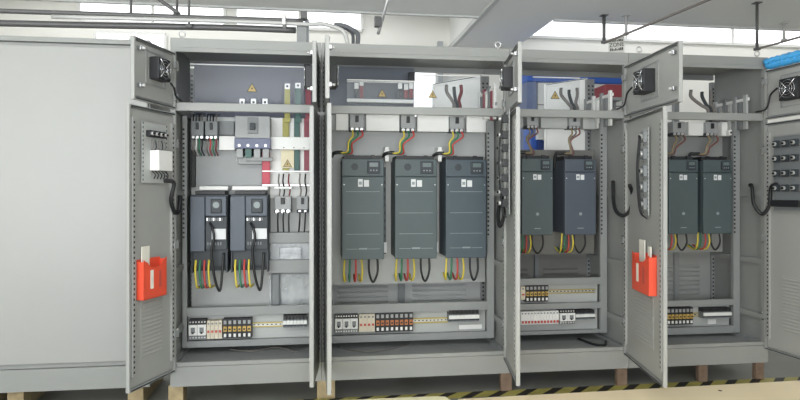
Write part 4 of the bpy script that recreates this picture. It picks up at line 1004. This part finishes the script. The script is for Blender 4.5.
single(mb, 'roof_bracket', 'grey bracket standing on the roof joint beside the three-drive cabinet', 'bracket', (PX(302, .4), .4, ZT + .001))
def eyebolt(px, y, lab, x=None):
    x = PX(px, y) if x is None else x; z = ZT + .001; mb = MB().cyl((x, y, z), (0, 0, 1), .007, .03, LUG, 8)
    mb.ring_tube([(x + .018 * math.cos(a), y, z + .042 + .018 * math.sin(a)) for a in [2 * math.pi * k / 16 for k in range(16)]], .005, LUG, 6, closed=True)
    mb.cyl((x, y, z), (0, 0, 1), .016, .006, LUG, 10)
    single(mb, 'lifting_eye', lab, 'lifting eye', (x, y, z), 'lifting eyes on the roofs')
eyebolt(182, .08, 'lifting eye bolt on the roof of the leftmost open cabinet')
eyebolt(498, .08, 'lifting eye bolt at the right end of the three-drive cabinet roof')
eyebolt(639, .08, 'lifting eye bolt on the left of the rightmost cabinet roof, above the open door')
eyebolt(757, .08, 'lifting eye bolt at the right end of the rightmost cabinet roof')
cable('ceiling_rod', 'slanting silver rod with clamp above the three-drive cabinet', [P3(378, 34, .9), P3(388.5, 0, .9), (P(392, -6, .9)[0] + .02, .9, 2.898)], .012, M('rod_steel', (150, 150, 150), .35, .6), None, 'rod')
mb = MB().box(PX(377, .9) - .02, PX(381, .9), .87, .93, ZP(379, 27, .9), ZP(379, 17, .9), PIPE, .004); single(mb, 'rod_clamp', 'dark clamp on the slanting silver rod', 'clamp', (PX(379, .9), .9, ZP(379, 27, .9)))
hanger(604, 20, 42, 1.42, 'dark hanger rod above the left edge of the hanging sign', .016, ztop=2.8998)
hanger(626, 20, 34, 1.40, 'pale hanger rod above the right edge of the hanging sign', .014, PIPEL, 2.8998)
hanger(757, 30, 49, .9, 'dark hanger rod above the right end of the rightmost cabinet', .012, ztop=2.8998)
hanger(784, 28, 40, 1.42, 'pale hanger rod at the far right near the bright window', .012, PIPEL, 2.8998)
cable('ceiling_pipe', 'long dark pipe slanting up from the hanging sign to the ceiling', [P3(604, 43, 1.42), P3(655, 22, .8), P3(708, 0, .2), P3(760, -22, -.35)], .011, M('brown_grey_pipe', (122, 116, 112), .5), 'slanting ceiling pipes', 'pipe')
cable('ceiling_pipe', 'thin dark pipe slanting right above the rightmost cabinet', [P3(757, 49, .9), P3(800, 37, .6), P3(860, 20, .3)], .009, MATS['brown_grey_pipe'], 'slanting ceiling pipes', 'pipe')
# hanging sign
x0, z1 = P(609, 39, 1.38); x1 = PX(624.5, 1.38); z0 = ZP(616, 55, 1.38)
r_ = thing('hanging_sign', 'pale sign plate with dark lettering hanging behind the narrow cabinet roof', 'sign', ((x0 + x1) / 2, 1.38, z0))
part(MB().poly([(x0, 1.38, z0), (x1, 1.38, z0), (x1, 1.38, ZP(624, 34, 1.38)), (x0, 1.38, z1)], (0, .01, 0), M('sign_plate', (222, 222, 216), .6)), 'plate', r_)
INK = M('sign_ink', (70, 68, 66), .6)
text_mesh('ZONE', .052, INK, r_, Matrix.Translation((0, -.002, ZP(616, 46.5, 1.38) - z0)) @ Matrix.Rotation(R(-8), 4, 'Y') @ Matrix.Rotation(R(90), 4, 'X'), 'lettering')
mb = MB(); random.seed(3)
for r0 in (41, 50):
    for i in range(8):
        xx = x0 + .01 + i * (x1 - x0 - .02) / 8; zc = ZP(616, r0, 1.38) + i * .002
        mb.box(xx, xx + .007 + random.random() * .006, 1.3785, 1.38, zc - .012, zc + random.random() * .014, INK)
part(mb, 'small_marks', r_)

# blue bubble wrap draped over the upper right door
WRAP = M('blue_wrap', (70, 168, 232), .4, var=.25, scale=70, bump=.5)
mb = MB(); N = 30; L0, L1 = 0.02, .50
for q, (dz, dv, rr) in enumerate(((0.03, 0.0, .026), (0.055, .012, .022), (.03, -.02, .02))):
    pts = []
    for i in range(N + 1):
        u = L0 + (L1 - L0) * i / N
        wx, wy, wz = dDU.world(u, dv, UZ[1] + dz + .004 * math.sin(i * 2.1 + q))
        pts.append((wx, wy, wz))
    mb.ring_tube(pts, [rr * (1 + .12 * ((i + q) % 2)) for i in range(N + 1)], WRAP, 10)
single(mb, 'bubble_wrap', 'bright blue bubble wrap bundle lying on the top right door', 'bubble wrap', dDU.world(.2, 0, UZ[1]))
